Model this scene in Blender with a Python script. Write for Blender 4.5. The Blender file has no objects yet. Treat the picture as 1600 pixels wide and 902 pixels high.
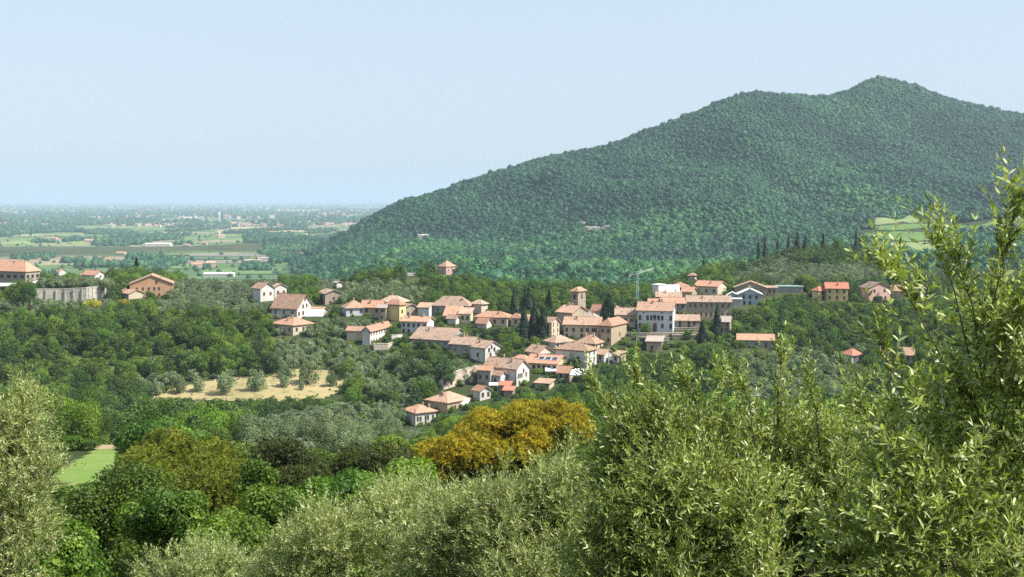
import bpy, math, random
import numpy as np
from mathutils import Vector, noise
R = math.radians
random.seed(7); RNG = np.random.default_rng(7)
SC = bpy.context.scene
COL = SC.collection
# ---------------------------------------------------------------- camera, sky, sun, exposure
F, CX, HY = 1931.0, 800.0, 312.0           # focal length in px of the 1600 px wide photo, centre column, horizon row
cam_d = bpy.data.cameras.new('camera'); cam = bpy.data.objects.new('camera', cam_d); COL.objects.link(cam)
cam_d.sensor_width = 36; cam_d.lens = 36 * F / 1600; cam_d.shift_y = -(451 - HY) / 1600
cam_d.clip_start = .2; cam_d.clip_end = 200000
cam.rotation_euler = (R(90), 0, 0)
SC.camera = cam
SUN_EL, SUN_AZ = 50.0, -15.0                 # azimuth counted from +X towards +Y
w = bpy.data.worlds.new('World'); SC.world = w; w.use_nodes = True
nt = w.node_tree; bg = nt.nodes['Background']
sky = nt.nodes.new('ShaderNodeTexSky'); sky.sky_type = 'NISHITA'; sky.sun_disc = False
sky.sun_elevation = R(SUN_EL); sky.sun_rotation = R(90 - SUN_AZ)
sky.air_density = 1.2; sky.dust_density = 1.5; sky.ozone_density = 4.0; sky.altitude = 100
mx = nt.nodes.new('ShaderNodeMix'); mx.data_type = 'RGBA'; mx.inputs[0].default_value = .75; mx.inputs[7].default_value = (3.3, 3.78, 4.4, 1)   # thin even summer haze over the whole sky
nt.links.new(sky.outputs[0], mx.inputs[6]); nt.links.new(mx.outputs[2], bg.inputs[0]); bg.inputs[1].default_value = .115
sl = bpy.data.lights.new('sun', 'SUN'); sl.energy = 5.0; sl.angle = R(.5); sl.color = (1, .95, .87)
so = bpy.data.objects.new('sun', sl); COL.objects.link(so)
sd = Vector((math.cos(R(SUN_EL)) * math.cos(R(SUN_AZ)), math.cos(R(SUN_EL)) * math.sin(R(SUN_AZ)), math.sin(R(SUN_EL))))
so.rotation_euler = sd.to_track_quat('Z', 'Y').to_euler(); so.location = (60, 0, 120)
SC.view_settings.view_transform = 'Standard'; SC.view_settings.look = 'None'
SC.view_settings.exposure = .85; SC.view_settings.gamma = 1
SC.cycles.max_bounces = 6; SC.cycles.diffuse_bounces = 3; SC.cycles.glossy_bounces = 2
SC.cycles.transmission_bounces = 3; SC.cycles.transparent_max_bounces = 8; SC.cycles.volume_bounces = 1
SC.cycles.use_denoising = False; SC.cycles.use_adaptive_sampling = False

# ---------------------------------------------------------------- helpers
def tag(o, label=None, cat=None, group=None, kind=None):
    if label: o['label'] = label
    if cat: o['category'] = cat
    if group: o['group'] = group
    if kind: o['kind'] = kind
    return o
def link(name, data, parent=None, loc=None):
    o = bpy.data.objects.new(name, data); COL.objects.link(o)
    if parent: o.parent = parent
    if loc is not None: o.location = loc
    return o
def mesh_np(name, V, Fc, mats, mi=None, tint=None, smooth=False):
    """V (n,3); Fc: list of (m,k) arrays"""
    me = bpy.data.meshes.new(name)
    if not isinstance(Fc, (list, tuple)): Fc = [Fc]
    Fc = [np.asarray(a, dtype=np.int32) for a in Fc if len(a)]
    V = np.asarray(V, dtype=np.float32)
    me.vertices.add(len(V)); me.vertices.foreach_set('co', V.ravel())
    loops = np.concatenate([a.ravel() for a in Fc]); tot = np.concatenate([np.full(len(a), a.shape[1], np.int32) for a in Fc])
    start = np.concatenate([[0], np.cumsum(tot)[:-1]]).astype(np.int32)
    me.loops.add(len(loops)); me.loops.foreach_set('vertex_index', loops)
    me.polygons.add(len(tot)); me.polygons.foreach_set('loop_start', start)
    for m in (mats if isinstance(mats, (list, tuple)) else [mats]): me.materials.append(m)
    if mi is not None: me.polygons.foreach_set('material_index', np.asarray(mi, np.int32))
    if smooth: me.polygons.foreach_set('use_smooth', np.ones(len(tot), bool))
    if tint is not None:
        a = me.attributes.new('tint', 'FLOAT', 'FACE'); a.data.foreach_set('value', np.asarray(tint, np.float32))
    me.update(calc_edges=True)
    return me
class MB:
    """collects boxes, tubes and polygons for one mesh"""
    def __init__(s): s.v = []; s.f = []; s.m = []
    def poly(s, pts, m=0):
        b = len(s.v); s.v += [tuple(p) for p in pts]; s.f.append(tuple(range(b, b + len(pts)))); s.m.append(m)
    def solid(s, pts, faces, m=0):
        b = len(s.v); s.v += [tuple(p) for p in pts]
        for f in faces: s.f.append(tuple(b + i for i in f)); s.m.append(m)
    def box(s, x0, x1, y0, y1, z0, z1, m=0):
        s.solid([(x0,y0,z0),(x1,y0,z0),(x1,y1,z0),(x0,y1,z0),(x0,y0,z1),(x1,y0,z1),(x1,y1,z1),(x0,y1,z1)],
                [(3,2,1,0),(4,5,6,7),(0,1,5,4),(1,2,6,5),(2,3,7,6),(3,0,4,7)], m)
    def tube(s, pts, rad, n=6, m=0):
        pts = [Vector(p) for p in pts]; b0 = len(s.v)
        if not hasattr(rad, '__len__'): rad = [rad] * len(pts)
        for i, p in enumerate(pts):
            d = (pts[min(i + 1, len(pts) - 1)] - pts[max(i - 1, 0)]).normalized()
            a = d.orthogonal().normalized() if i == 0 else (a - d * a.dot(d)).normalized()
            c = d.cross(a)
            for k in range(n):
                t = 2 * math.pi * k / n
                s.v.append(tuple(p + (a * math.cos(t) + c * math.sin(t)) * rad[i]))
        for i in range(len(pts) - 1):
            for k in range(n):
                q = b0 + i * n
                s.f.append((q + k, q + (k + 1) % n, q + n + (k + 1) % n, q + n + k)); s.m.append(m)
        s.f.append(tuple(b0 + k for k in range(n))[::-1]); s.m.append(m)
        s.f.append(tuple(b0 + (len(pts) - 1) * n + k for k in range(n))); s.m.append(m)
    def mesh(s, name, mats, smooth=False):
        me = bpy.data.meshes.new(name); me.from_pydata(s.v, [], s.f)
        for m in (mats if isinstance(mats, (list, tuple)) else [mats]): me.materials.append(m)
        me.polygons.foreach_set('material_index', s.m)
        if smooth: me.polygons.foreach_set('use_smooth', [True] * len(s.f))
        me.update(); return me
    def build(s, name, mats, parent=None, smooth=False): return link(name, s.mesh(name, mats, smooth), parent)
def copy_tree(o, parent=None):
    c = o.copy(); COL.objects.link(c)
    if parent is not None: c.parent = parent
    for ch in o.children: copy_tree(ch, c)
    return c

# ---------------------------------------------------------------- materials
def nodes(m):
    m.use_nodes = True; t = m.node_tree; return t, t.nodes, t.links
def math_n(t, op, a, b=None, c=None):
    n = t.nodes.new('ShaderNodeMath'); n.operation = op
    for i, v in enumerate((a, b, c)):
        if v is None: continue
        if isinstance(v, (int, float)): n.inputs[i].default_value = v
        else: t.links.new(v, n.inputs[i])
    return n.outputs[0]
def mix_n(t, f, a, b, mode='MIX'):
    n = t.nodes.new('ShaderNodeMix'); n.data_type = 'RGBA'; n.blend_type = mode
    for i, v in ((0, f), (6, a), (7, b)):
        if isinstance(v, (int, float)): n.inputs[i].default_value = v
        elif isinstance(v, tuple): n.inputs[i].default_value = (*v[:3], 1)
        else: t.links.new(v, n.inputs[i])
    return n.outputs[2]
def noise_n(t, vec, scale, detail=4, rough=.6, out=0):
    n = t.nodes.new('ShaderNodeTexNoise'); n.inputs['Scale'].default_value = scale
    n.inputs['Detail'].default_value = detail; n.inputs['Roughness'].default_value = rough
    if vec is not None: t.links.new(vec, n.inputs['Vector'])
    return n.outputs[out]
def ramp_n(t, fac, stops, interp='LINEAR'):
    n = t.nodes.new('ShaderNodeValToRGB'); e = n.color_ramp.elements; n.color_ramp.interpolation = interp
    while len(e) < len(stops): e.new(.5)
    for k, (p, c) in enumerate(stops): e[k].position = p; e[k].color = (*c, 1) if len(c) == 3 else c
    t.links.new(fac, n.inputs[0]); return n.outputs[0]
def surf_mat(name, c1, c2, scale=.6, rough=.9, bump=.0, detail_c=None, rnd=.12, scale2=None):
    """painted, plastered or stone surface: two colours by noise, a third in specks, a per-object shade shift"""
    m = bpy.data.materials.new(name); t, N, L = nodes(m); b = N['Principled BSDF']
    tc = N.new('ShaderNodeTexCoord'); ob = tc.outputs['Object']
    n1 = noise_n(t, ob, scale, 5, .65)
    c = mix_n(t, ramp_n(t, n1, [(.35, (0, 0, 0)), (.65, (1, 1, 1))]), c1, c2)
    if detail_c:
        n2 = noise_n(t, ob, scale2 or scale * 5, 3, .7)
        c = mix_n(t, ramp_n(t, n2, [(.54, (0, 0, 0)), (.68, (1, 1, 1))]), c, detail_c)
    oi = N.new('ShaderNodeObjectInfo')
    k = math_n(t, 'MULTIPLY_ADD', oi.outputs['Random'], 2 * rnd, 1 - rnd)
    h = N.new('ShaderNodeHueSaturation'); L.new(c, h.inputs['Color']); L.new(k, h.inputs['Value'])
    L.new(h.outputs[0], b.inputs['Base Color']); b.inputs['Roughness'].default_value = rough
    b.inputs['Specular IOR Level'].default_value = .2
    if bump:
        bn = N.new('ShaderNodeBump'); bn.inputs['Strength'].default_value = bump; bn.inputs['Distance'].default_value = .2
        L.new(noise_n(t, ob, scale * 8, 3, .6), bn.inputs['Height']); L.new(bn.outputs[0], b.inputs['Normal'])
    return m
def leaf_mat(name, dark, light, third=None, trans=.35, rough=.55, rnd=.25, inst=False, spec=.3):
    """leaves: colour from the per-leaf tint and a per-plant shift; part of the light passes through"""
    m = bpy.data.materials.new(name); t, N, L = nodes(m); b = N['Principled BSDF']; out = N['Material Output']
    at = N.new('ShaderNodeAttribute'); at.attribute_name = 'tint'
    f = at.outputs['Fac']
    oi = N.new('ShaderNodeObjectInfo')
    r = oi.outputs['Random']
    if inst:
        ai = N.new('ShaderNodeAttribute'); ai.attribute_type = 'INSTANCER'; ai.attribute_name = 'ptint'
        f = math_n(t, 'ADD', math_n(t, 'MULTIPLY', f, .45), math_n(t, 'MULTIPLY', ai.outputs['Fac'], .9))
    f = math_n(t, 'ADD', f, math_n(t, 'MULTIPLY_ADD', r, rnd * 1.6, -rnd * .8))
    st = [(0, dark), (.68, light)] + ([(1, third)] if third else [])
    c = ramp_n(t, f, st)
    h = N.new('ShaderNodeHueSaturation'); L.new(c, h.inputs['Color'])
    L.new(math_n(t, 'MULTIPLY_ADD', math_n(t, 'FRACT', math_n(t, 'MULTIPLY', r, 7.31)), .12 * rnd, .5 - .06 * rnd), h.inputs['Hue'])
    L.new(math_n(t, 'MULTIPLY_ADD', math_n(t, 'FRACT', math_n(t, 'MULTIPLY', r, 3.7)), rnd, 1 - rnd * .5), h.inputs['Value'])
    L.new(h.outputs[0], b.inputs['Base Color']); b.inputs['Roughness'].default_value = rough
    b.inputs['Specular IOR Level'].default_value = spec
    tr = N.new('ShaderNodeBsdfTranslucent')
    tc = mix_n(t, 1.0, h.outputs[0], (1.0, 1.15, .45), 'MULTIPLY'); L.new(tc, tr.inputs[0])
    mx = N.new('ShaderNodeMixShader'); mx.inputs[0].default_value = trans
    L.new(b.outputs[0], mx.inputs[1]); L.new(tr.outputs[0], mx.inputs[2]); L.new(mx.outputs[0], out.inputs[0])
    return m
M = {}
def walls(n, c, k=.82, det=None): M[n] = surf_mat(n, c, tuple(x * k for x in c), .25, .92, .0, det or tuple(x * .62 for x in c), .06, .9)
walls('white_plaster', (.60, .575, .53)); walls('bluish_plaster', (.56, .59, .63)); walls('cream_plaster', (.54, .46, .34))  # bluish tone: sky-lit shade of white walls put into the colour
walls('yellow_plaster', (.66, .52, .25)); walls('pale_yellow_plaster', (.62, .56, .36)); walls('orange_plaster', (.50, .30, .17))
walls('pink_plaster', (.56, .35, .29)); walls('tan_plaster', (.43, .34, .23)); walls('grey_plaster', (.34, .335, .31)); walls('blue_grey_plaster', (.42, .46, .52))  # the plain grey also carries the shade of dark house fronts
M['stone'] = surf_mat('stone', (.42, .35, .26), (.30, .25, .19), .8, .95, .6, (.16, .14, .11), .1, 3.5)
M['pale_stone'] = surf_mat('pale_stone', (.55, .46, .36), (.42, .35, .28), .35, .95, .6, (.26, .22, .18), .05, 2.2)
M['concrete'] = surf_mat('concrete', (.50, .47, .40), (.38, .36, .31), .15, .95, .3, (.22, .22, .19), .05, .7)
M['terracotta'] = surf_mat('terracotta', (.43, .265, .175), (.33, .22, .155), .4, .85, .8, (.17, .135, .11), .17, 1.0)
M['orange_tile'] = surf_mat('orange_tile', (.47, .25, .155), (.38, .22, .15), .4, .85, .8, (.21, .145, .11), .15, 1.0)
M['red_tile'] = surf_mat('red_tile', (.43, .18, .115), (.37, .16, .105), .5, .85, .4, (.40, .12, .08), .06, 1.6)
M['pink_tile'] = surf_mat('pink_tile', (.44, .295, .21), (.33, .24, .18), .4, .85, .8, (.16, .13, .11), .16, .9)
M['grey_tile'] = surf_mat('grey_tile', (.38, .31, .26), (.30, .27, .23), .4, .85, .5, (.20, .18, .15), .10, 1.4)
M['brown_tile'] = surf_mat('brown_tile', (.26, .18, .14), (.20, .15, .12), .4, .85, .5, (.14, .11, .09), .10, 1.4)
M['green_sheet'] = surf_mat('green_sheet', (.20, .32, .26), (.16, .27, .22), .2, .6)
M['white_sheet'] = surf_mat('white_sheet', (.80, .78, .74), (.72, .70, .66), .3, .7)
M['white_fabric'] = surf_mat('white_fabric', (.82, .82, .82), (.76, .76, .77), .5, .9)
M['wood'] = surf_mat('wood', (.17, .10, .06), (.10, .065, .04), 2., .8)
M['shutter_green'] = surf_mat('shutter_green', (.035, .055, .04), (.03, .045, .035), 2., .6)
M['shutter_brown'] = surf_mat('shutter_brown', (.10, .055, .035), (.075, .045, .03), 2., .6)
M['frame_stone'] = surf_mat('frame_stone', (.50, .46, .40), (.42, .39, .34), 2., .8)
M['blue_paint'] = surf_mat('blue_paint', (.40, .62, .70), (.34, .56, .64), 1., .5)
M['bark'] = surf_mat('bark', (.10, .078, .055), (.05, .04, .03), 6., .95, .8, (.17, .14, .11), .2, 12)
M['olive_bark'] = surf_mat('olive_bark', (.34, .30, .22), (.20, .175, .125), 9., .95, .9, (.44, .40, .33), .15, 18)
M['twig'] = surf_mat('twig', (.24, .22, .10), (.17, .16, .07), 9., .85)
m = bpy.data.materials.new('window_glass'); nodes(m); b = m.node_tree.nodes['Principled BSDF']
b.inputs['Base Color'].default_value = (.022, .024, .026, 1); b.inputs['Roughness'].default_value = .12; M['glass'] = m
m = bpy.data.materials.new('solar_glass'); nodes(m); b = m.node_tree.nodes['Principled BSDF']
b.inputs['Base Color'].default_value = (.02, .03, .06, 1); b.inputs['Roughness'].default_value = .2; M['solar'] = m
M['broad'] = leaf_mat('broad_leaf', (.028, .062, .009), (.125, .215, .025), (.22, .31, .038), .40)
M['broad_i'] = leaf_mat('broad_leaf_far', (.006, .032, .019), (.031, .117, .048), (.075, .195, .055), .25, inst=True)
M['olive'] = leaf_mat('olive_leaf', (.080, .120, .052), (.210, .275, .130), (.34, .41, .23), .26, rnd=.2)
M['dark_broad'] = leaf_mat('dark_broad_leaf', (.014, .038, .008), (.064, .122, .021), (.12, .19, .03), .25)
M['dark_m'] = leaf_mat('dark_broad_leaf_mid', (.014, .038, .008), (.064, .122, .021), (.12, .19, .03), .25, inst=True)
M['broad_m'] = leaf_mat('broad_leaf_mid', (.028, .062, .009), (.125, .215, .025), (.22, .31, .038), .40, inst=True)
M['olive_i'] = leaf_mat('olive_leaf_far', (.060, .092, .045), (.150, .195, .105), (.24, .28, .17), .22, rnd=.2, inst=True)
M['cypress'] = leaf_mat('cypress_leaf', (.008, .022, .009), (.022, .048, .016), None, .1, rnd=.2)
M['pine'] = leaf_mat('pine_needle', (.042, .066, .010), (.215, .245, .022), (.31, .25, .035), .34, rnd=.02)
M['dark_pine'] = leaf_mat('dark_pine_needle', (.022, .034, .008), (.085, .105, .020), (.15, .15, .04), .25, rnd=.1)
M['rust_pine'] = leaf_mat('rusty_pine_needle', (.09, .105, .012), (.46, .37, .022), (.56, .27, .024), .36, rnd=.02)
M['vine'] = leaf_mat('bright_leaf', (.030, .075, .010), (.150, .245, .022), (.26, .35, .045), .40)
M['yellow'] = leaf_mat('broom_leaf', (.18, .19, .02), (.50, .44, .03), None, .3)
M['near_olive'] = leaf_mat('near_olive_leaf', (.026, .045, .010), (.38, .45, .11), (.68, .72, .42), .34, .45, rnd=.06, spec=.45)
M['mid_olive'] = leaf_mat('mid_olive_leaf', (.050, .075, .020), (.46, .52, .20), (.84, .86, .60), .40, .45, rnd=.08, spec=.4)
M['blossom'] = leaf_mat('olive_blossom', (.28, .30, .09), (.48, .46, .17), None, .3, rnd=.05)
# ---------------------------------------------------------------- the village: one row per house
# label, corner x, eave y, base y, width left of corner, width right of corner (px, or metres if negative), turn, roof, rise px, wall, roof colour, windows
def depth_of(base):
    return float(np.interp(base, [420, 430, 436, 442, 455, 465, 475, 490, 500, 515, 530, 548, 565, 580, 600, 626, 643, 664],
                           [1050, 1000, 640, 600, 570, 550, 530, 500, 490, 475, 460, 450, 440, 430, 420, 405, 395, 385]))
HS = [
 ('wide terracotta hipped villa with dark glazed veranda at the left edge', 40, 425, 443, 64, 22, 22, 'hip', 16, 'stone', 'orange_tile', 'A:6x1w B:3x1w'),
 ('small house with orange gable roof and white side behind the olive hedge', 148, 430, 437, 21, 17, 30, 'gA', 6, 'white_plaster', 'orange_tile', 'B:1x1'),
 ('tiny orange roofed house among dark trees beside the big villa', 92, 424, 430, 3, -6, 50, 'gA', 4, 'white_plaster', 'orange_tile', ''),
 ('tall orange plastered house with a wide gable and row of five windows', 203, 444, 465, -14, 67, 76, 'gA', 13, 'orange_plaster', 'terracotta', 'BL:.16/.62,.30/.62,.44/.62,.57/.62,.68/.62,.62/1.12,.68/.16'),
 ('low cream outbuilding with pink gable roof in front of the orange house', 201, 459, 468, 17, 24, 42, 'gA', 5, 'cream_plaster', 'terracotta', ''),
 ('low shed with flat red roof at the end of the concrete wall', 161, 456, 463, 23, -3, 10, 'gA', 4, 'tan_plaster', 'red_tile', ''),
 ('white gabled house with roof chimneys, uphill of the big long roofed house', 407, 451, 472, 13, 21, 42, 'gA', 8, 'white_plaster', 'terracotta', 'B:2x1'),
 ('vine covered white house joined to the right of the three chimney house', 429, 449, 469, 2, 19, 52, 'gA', 5, 'white_plaster', 'terracotta', 'B:2x1'),
 ('big white house with one long terracotta roof slope and tall gable wall', 464, 483, 499, 40, 25, 29, 'gA', 21, 'white_plaster', 'terracotta', 'A:3x1 BL:.12/.5,.38/.55,.60/.55,.82/.5,.38/1.2,.60/1.25,.50/1.9'),
 ('low brown annex with tiled roof against the tall white gable', 503, 486, 495, 20, 8, 20, 'gA', 5, 'stone', 'terracotta', ''),
 ('pale hipped bungalow with three wide windows alone among the trees', 458, 509, 525, 33, 31, 38, 'hip', 10, 'cream_plaster', 'orange_tile', 'A:3x1 B:3x1'),
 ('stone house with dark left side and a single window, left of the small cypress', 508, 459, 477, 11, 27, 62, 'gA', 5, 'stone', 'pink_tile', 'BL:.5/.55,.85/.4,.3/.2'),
 ('small ruined white hut in the olive rows uphill of the stone house', 526, 442, 450, 3, 8, 50, 'gA', 2, 'white_plaster', 'grey_tile', ''),
 ('white house with pink hipped roof behind the pale round olive', 541, 482, 495, 7, 31, 70, 'hip', 11, 'bluish_plaster', 'terracotta', 'B:2x1'),
 ('orange roofed house with a white chimney between two hipped roofs', 596, 480, 494, 32, -6, 12, 'gA', 9, 'tan_plaster', 'orange_tile', 'A:2x1'),
 ('house with broad pale pink roof behind the yellow corner house', 626, 473, 490, 34, 6, 20, 'hip', 9, 'cream_plaster', 'pink_tile', ''),
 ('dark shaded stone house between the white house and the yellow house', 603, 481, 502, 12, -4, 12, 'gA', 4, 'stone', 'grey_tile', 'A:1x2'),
 ('tall yellow house with brick framed corner and one dark window', 624, 477, 503, 20, 10, 34, 'hip', 7, 'yellow_plaster', 'orange_tile', 'BL:.45/.6,.3/.1'),
 ('low stone gable annex on the right of the yellow house', 634, 480, 497, 1, 18, 55, 'gA', 4, 'stone', 'pink_tile', 'BL:.2/.35'),
 ('small white block with flat red roof and terrace above the five window house', 670, 481, 497, 17, 3, 14, 'shed', 6, 'bluish_plaster', 'terracotta', ''),
 ('white house with five dark upstairs windows and low terracotta roof', 667, 503, 522, 40, 11, 18, 'gA', 6, 'bluish_plaster', 'orange_tile', 'AL:.09/.68,.29/.68,.48/.68,.68/.68,.90/.68,.09/.16,.29/.16'),
 ('long white terrace house seen end on with a row of small windows', 578, 517, 541, 11, 34, 17, 'gB', 6, 'white_plaster', 'orange_tile', 'B:8x2'),
 ('low tiled lean-to house running left of the long white terrace house', 570, 517, 532, 28, -5, 10, 'gA', 5, 'cream_plaster', 'terracotta', ''),
 ('long farm building with wide mottled pink roof and white end wall', 702, 532, 545, 60, 30, 25, 'gA', 15, 'grey_plaster', 'pink_tile', 'A:5x1s BL:.2/.5'),  # front's shade is put into the grey wall colour
 ('middle one of three joined pink roofed farm buildings', 737, 539, 560, 34, 15, 28, 'gA', 10, 'grey_plaster', 'pink_tile', 'A:2x1s'),
 ('pale gabled barn with a tall arched door at the right end of the farm row', 758, 544, 568, 23, 24, 42, 'gA', 9, 'white_plaster', 'pink_tile', 'AL:.5/.5 BL:.8/.45,.35/.5,.25/.98,.42/1.02,.6/1.0'),
 ('house with big pale pink hipped roof and shaded front below the wooded valley', 731, 479, 494, 56, 6, 12, 'hip', 14, 'grey_plaster', 'pink_tile', 'A:3x1'),
 ('cream house with bright white right wall beside the big pink hipped roof', 752, 476, 491, 16, 10, 36, 'hip', 6, 'cream_plaster', 'pink_tile', ''),
 ('steep orange lean-to roof in front of the big pink hipped roof', 718, 494, 503, 24, -5, 10, 'shed', 13, 'cream_plaster', 'orange_tile', ''),
 ('little white house with pale roof under the steep orange roof', 712, 498, 508, 13, 5, 25, 'gA', 4, 'white_plaster', 'pink_tile', ''),
 ('stuccoed box house with two dark windows under a dormer', 735, 491, 506, 17, 3, 14, 'shed', 8, 'pale_yellow_plaster', 'pink_tile', 'A:2x1'),
 ('long row of orange roofs ending in a cream wall with a square window', 792, 497, 511, 50, 8, 16, 'hip', 8, 'cream_plaster', 'orange_tile', 'A:4x1 BL:.5/.55'),
 ('small house with orange gable roof below the long row of orange roofs', 760, 505, 514, 15, 8, 30, 'gA', 7, 'white_plaster', 'orange_tile', ''),
 ('orange hipped house left of the tall cypress trio', 812, 498, 511, 14, 5, 25, 'hip', 7, 'cream_plaster', 'orange_tile', 'A:1x1'),
 ('narrow orange roofed house squeezed between two cypresses', 831, 507, 518, 7, -4, 10, 'shed', 13, 'cream_plaster', 'orange_tile', ''),
 ('narrow cream house with tall lit side wall right of the cypresses', 862, 504, 531, 10, 12, 40, 'gA', 7, 'cream_plaster', 'pink_tile', 'B:2x3'),
 ('grey roofed house close behind the long facade, below the church', 930, 498, 512, 27, 5, 16, 'hip', 10, 'stone', 'grey_tile', ''),
 ('house with orange roof and pale wall between bell tower and cypress', 938, 485, 500, 14, 8, 38, 'gA', 8, 'white_plaster', 'orange_tile', 'BL:.5/.5'),
 ('low orange roof peeping between the lone cypress and the beige house', 961, 483, 495, 8, 7, 30, 'hip', 5, 'cream_plaster', 'orange_tile', ''),
 ('long cream and grey facade with paired windows below the church', 937, 508, 529, 56, -8, 12, 'gA', 10, 'cream_plaster', 'terracotta', 'AL:.08/.6,.27/.6,.50/.6,.66/.6,.82/.6,.88/.6,.08/.12,.5/.1,.8/.1'),
 ('tall house with white left wall and beige right wall below the lone cypress', 955, 510, 541, 18, 24, 28, 'hip', 10, 'tan_plaster', 'orange_tile', 'AL:.25/.75,.75/.75,.75/.3 BL:.55/.5'),
 ('beige house with pale roof touching the left side of the white palace', 993, 492, 512, 31, -6, 6, 'gA', 9, 'cream_plaster', 'pink_tile', 'A:3x1'),
 ('stone house with mottled roof and four small windows right of the palace', 1092, 501, 515, 37, 2, 8, 'gA', 7, 'stone', 'pink_tile', 'AL:.2/.72,.2/.2,.58/.75,.58/.3,.8/.72'),
 ('flat topped cream building with one brown window below the palace garden', 1034, 534, 550, 24, 28, 9, 'shed', 1, 'tan_plaster', 'grey_tile', 'AL:.35/.4'),
 ('white modern block with pinkish side at the back of the village', 1029, 446, 470, 10, 10, 40, 'flat', 1, 'white_plaster', 'white_sheet', ''),
 ('white building with a broad tilted white roof behind the dark stone house', 1060, 457, 467, 31, -8, 6, 'shed', 9, 'white_plaster', 'white_sheet', ''),
 ('orange hipped roof right behind the tilted white roof', 1074, 450, 460, 27, 4, 12, 'hip', 7, 'tan_plaster', 'orange_tile', ''),
 ('dark stone house with pale pink roof and chimney in front of the tilted white roof', 1064, 464, 474, 38, 1, 6, 'gA', 6, 'stone', 'pink_tile', ''),
 ('small brown stone house with pale right wall and two windows near the cream ended house', 1081, 456, 470, 16, 8, 28, 'gA', 6, 'stone', 'orange_tile', 'BL:.5/.5'),
 ('two part orange roofed house with a broad cream end wall on the ridge', 1121, 448, 465, 36, 14, 34, 'gA', 7, 'cream_plaster', 'orange_tile', 'A:3x1'),
 ('orange roofed row joined to the long arcade, just above the palace', 1072, 474, 486, 38, 1, 6, 'gA', 7, 'grey_plaster', 'orange_tile', 'A:4x1'),
 ('small orange roof at the left end of the row above the palace', 1033, 474, 484, 19, 1, 6, 'gA', 6, 'cream_plaster', 'orange_tile', ''),
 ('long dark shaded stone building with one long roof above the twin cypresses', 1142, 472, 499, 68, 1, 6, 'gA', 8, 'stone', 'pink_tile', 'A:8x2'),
 ('low whitewashed block at the right end of the long dark building', 1159, 468, 482, 16, 1, 8, 'flat', 1, 'grey_plaster', 'white_sheet', ''),
 ('blue grey house with a low front gable and five windows', 1190, 460, 477, 36, 1, 8, 'gB', 8, 'blue_grey_plaster', 'white_sheet', 'AL:.22/.72,.5/.72,.78/.72,.25/.15,.5/.15'),
 ('little blue grey gabled lodge left of the blue grey house', 1153, 462, 473, 17, 1, 8, 'gB', 5, 'blue_grey_plaster', 'white_sheet', ''),
 ('brown stone house with orange roof behind the blue grey house', 1198, 450, 466, 50, 2, 10, 'gB', 9, 'stone', 'terracotta', 'A:3x1'),
 ('small brown block with balcony right of the brown stone house', 1214, 450, 463, 15, 1, 10, 'shed', 2, 'stone', 'pink_tile', 'A:2x1'),
 ('long open shed with flat green roof beside the olive grove', 1255, 449, 458, 42, 1, 10, 'flat', 1, 'grey_plaster', 'green_sheet', ''),
 ('yellow house with red tiled roof, the taller half of the pair on the ridge', 1325, 451, 471, 34, 1, 9, 'gA', 8, 'yellow_plaster', 'red_tile', 'A:3x2'),
 ('lower tan half of the yellow house pair with white balcony', 1279, 455, 470, 10, 14, 55, 'hip', 6, 'yellow_plaster', 'red_tile', 'B:1x2w'),
 ('pink house with brown tiled roof and four windows on the ridge', 1358, 450, 473, 14, 33, 68, 'gA', 8, 'pink_plaster', 'brown_tile', 'B:2x2 A:2x1'),
 ('low tan roofed building right of the pink house', 1414, 454, 466, 20, 1, 14, 'gA', 7, 'tan_plaster', 'terracotta', ''),
 ('long low grey building with flat pale roof half hidden by the near olive', 1446, 452, 463, 33, 1, 14, 'flat', 2, 'grey_plaster', 'grey_tile', ''),
 ('low grey bungalow with long orange roof and two wide windows in the woods', 1209, 532, 545, 56, 2, 10, 'gA', 7, 'grey_plaster', 'orange_tile', 'AL:.2/.4,.5/.4,.78/.4'),
 ('white house with bright red hipped roof alone in the woods', 1331, 556, 568, 16, 17, 62, 'hip', 9, 'white_plaster', 'red_tile', 'B:2x1'),
 ('terracotta roofed house half hidden behind near olive twigs', 1428, 555, 569, 50, 2, 14, 'gA', 9, 'pale_yellow_plaster', 'terracotta', 'A:3x1'),
 ('house with pink roof cut off by the right edge of the photo', 1590, 570, 582, 8, 40, 62, 'gA', 9, 'cream_plaster', 'terracotta', ''),
 ('lone pink villa with hipped roof on the wooded knoll behind the village', 697, 417, 430, 12, 15, 45, 'hip', 8, 'pink_plaster', 'orange_tile', 'A:1x2 B:2x1'),
 ('grey field barn left of the lone pink villa', 642, 433, 438, 9, 9, 40, 'gA', 4, 'grey_plaster', 'grey_tile', ''),
 ('small pale house on the wooded slope behind the crane', 1085, 433, 438, 9, 4, 30, 'hip', 4, 'cream_plaster', 'terracotta', ''),
 ('long yellow house with three solar panels on its roof', 870, 569, 584, 48, 18, 24, 'gA', 10, 'pale_yellow_plaster', 'orange_tile', 'A:6x1'),
 ('white windowed house with double terracotta roof above the solar panels', 841, 551, 565, 19, 22, 48, 'gA', 9, 'white_plaster', 'terracotta', 'B:5x1 A:1x1'),
 ('low tiled stone house with chimney left of the solar panel house', 822, 566, 574, 24, 5, 30, 'hip', 7, 'stone', 'orange_tile', ''),
 ('pale house with flat hipped roof directly under the long facade', 868, 536, 548, 19, 28, 52, 'hip', 9, 'white_plaster', 'pink_tile', 'B:4x1'),
 ('hipped house with sandy walls right of the flat hipped house', 929, 538, 551, 30, 18, 30, 'hip', 11, 'cream_plaster', 'terracotta', 'A:2x1 B:3x1'),
 ('broad roofed house with dark front and tall white side with balconies', 917, 549, 579, 50, 15, 30, 'hip', 9, 'white_plaster', 'terracotta', 'A:2x1 B:2x3'),
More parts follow.
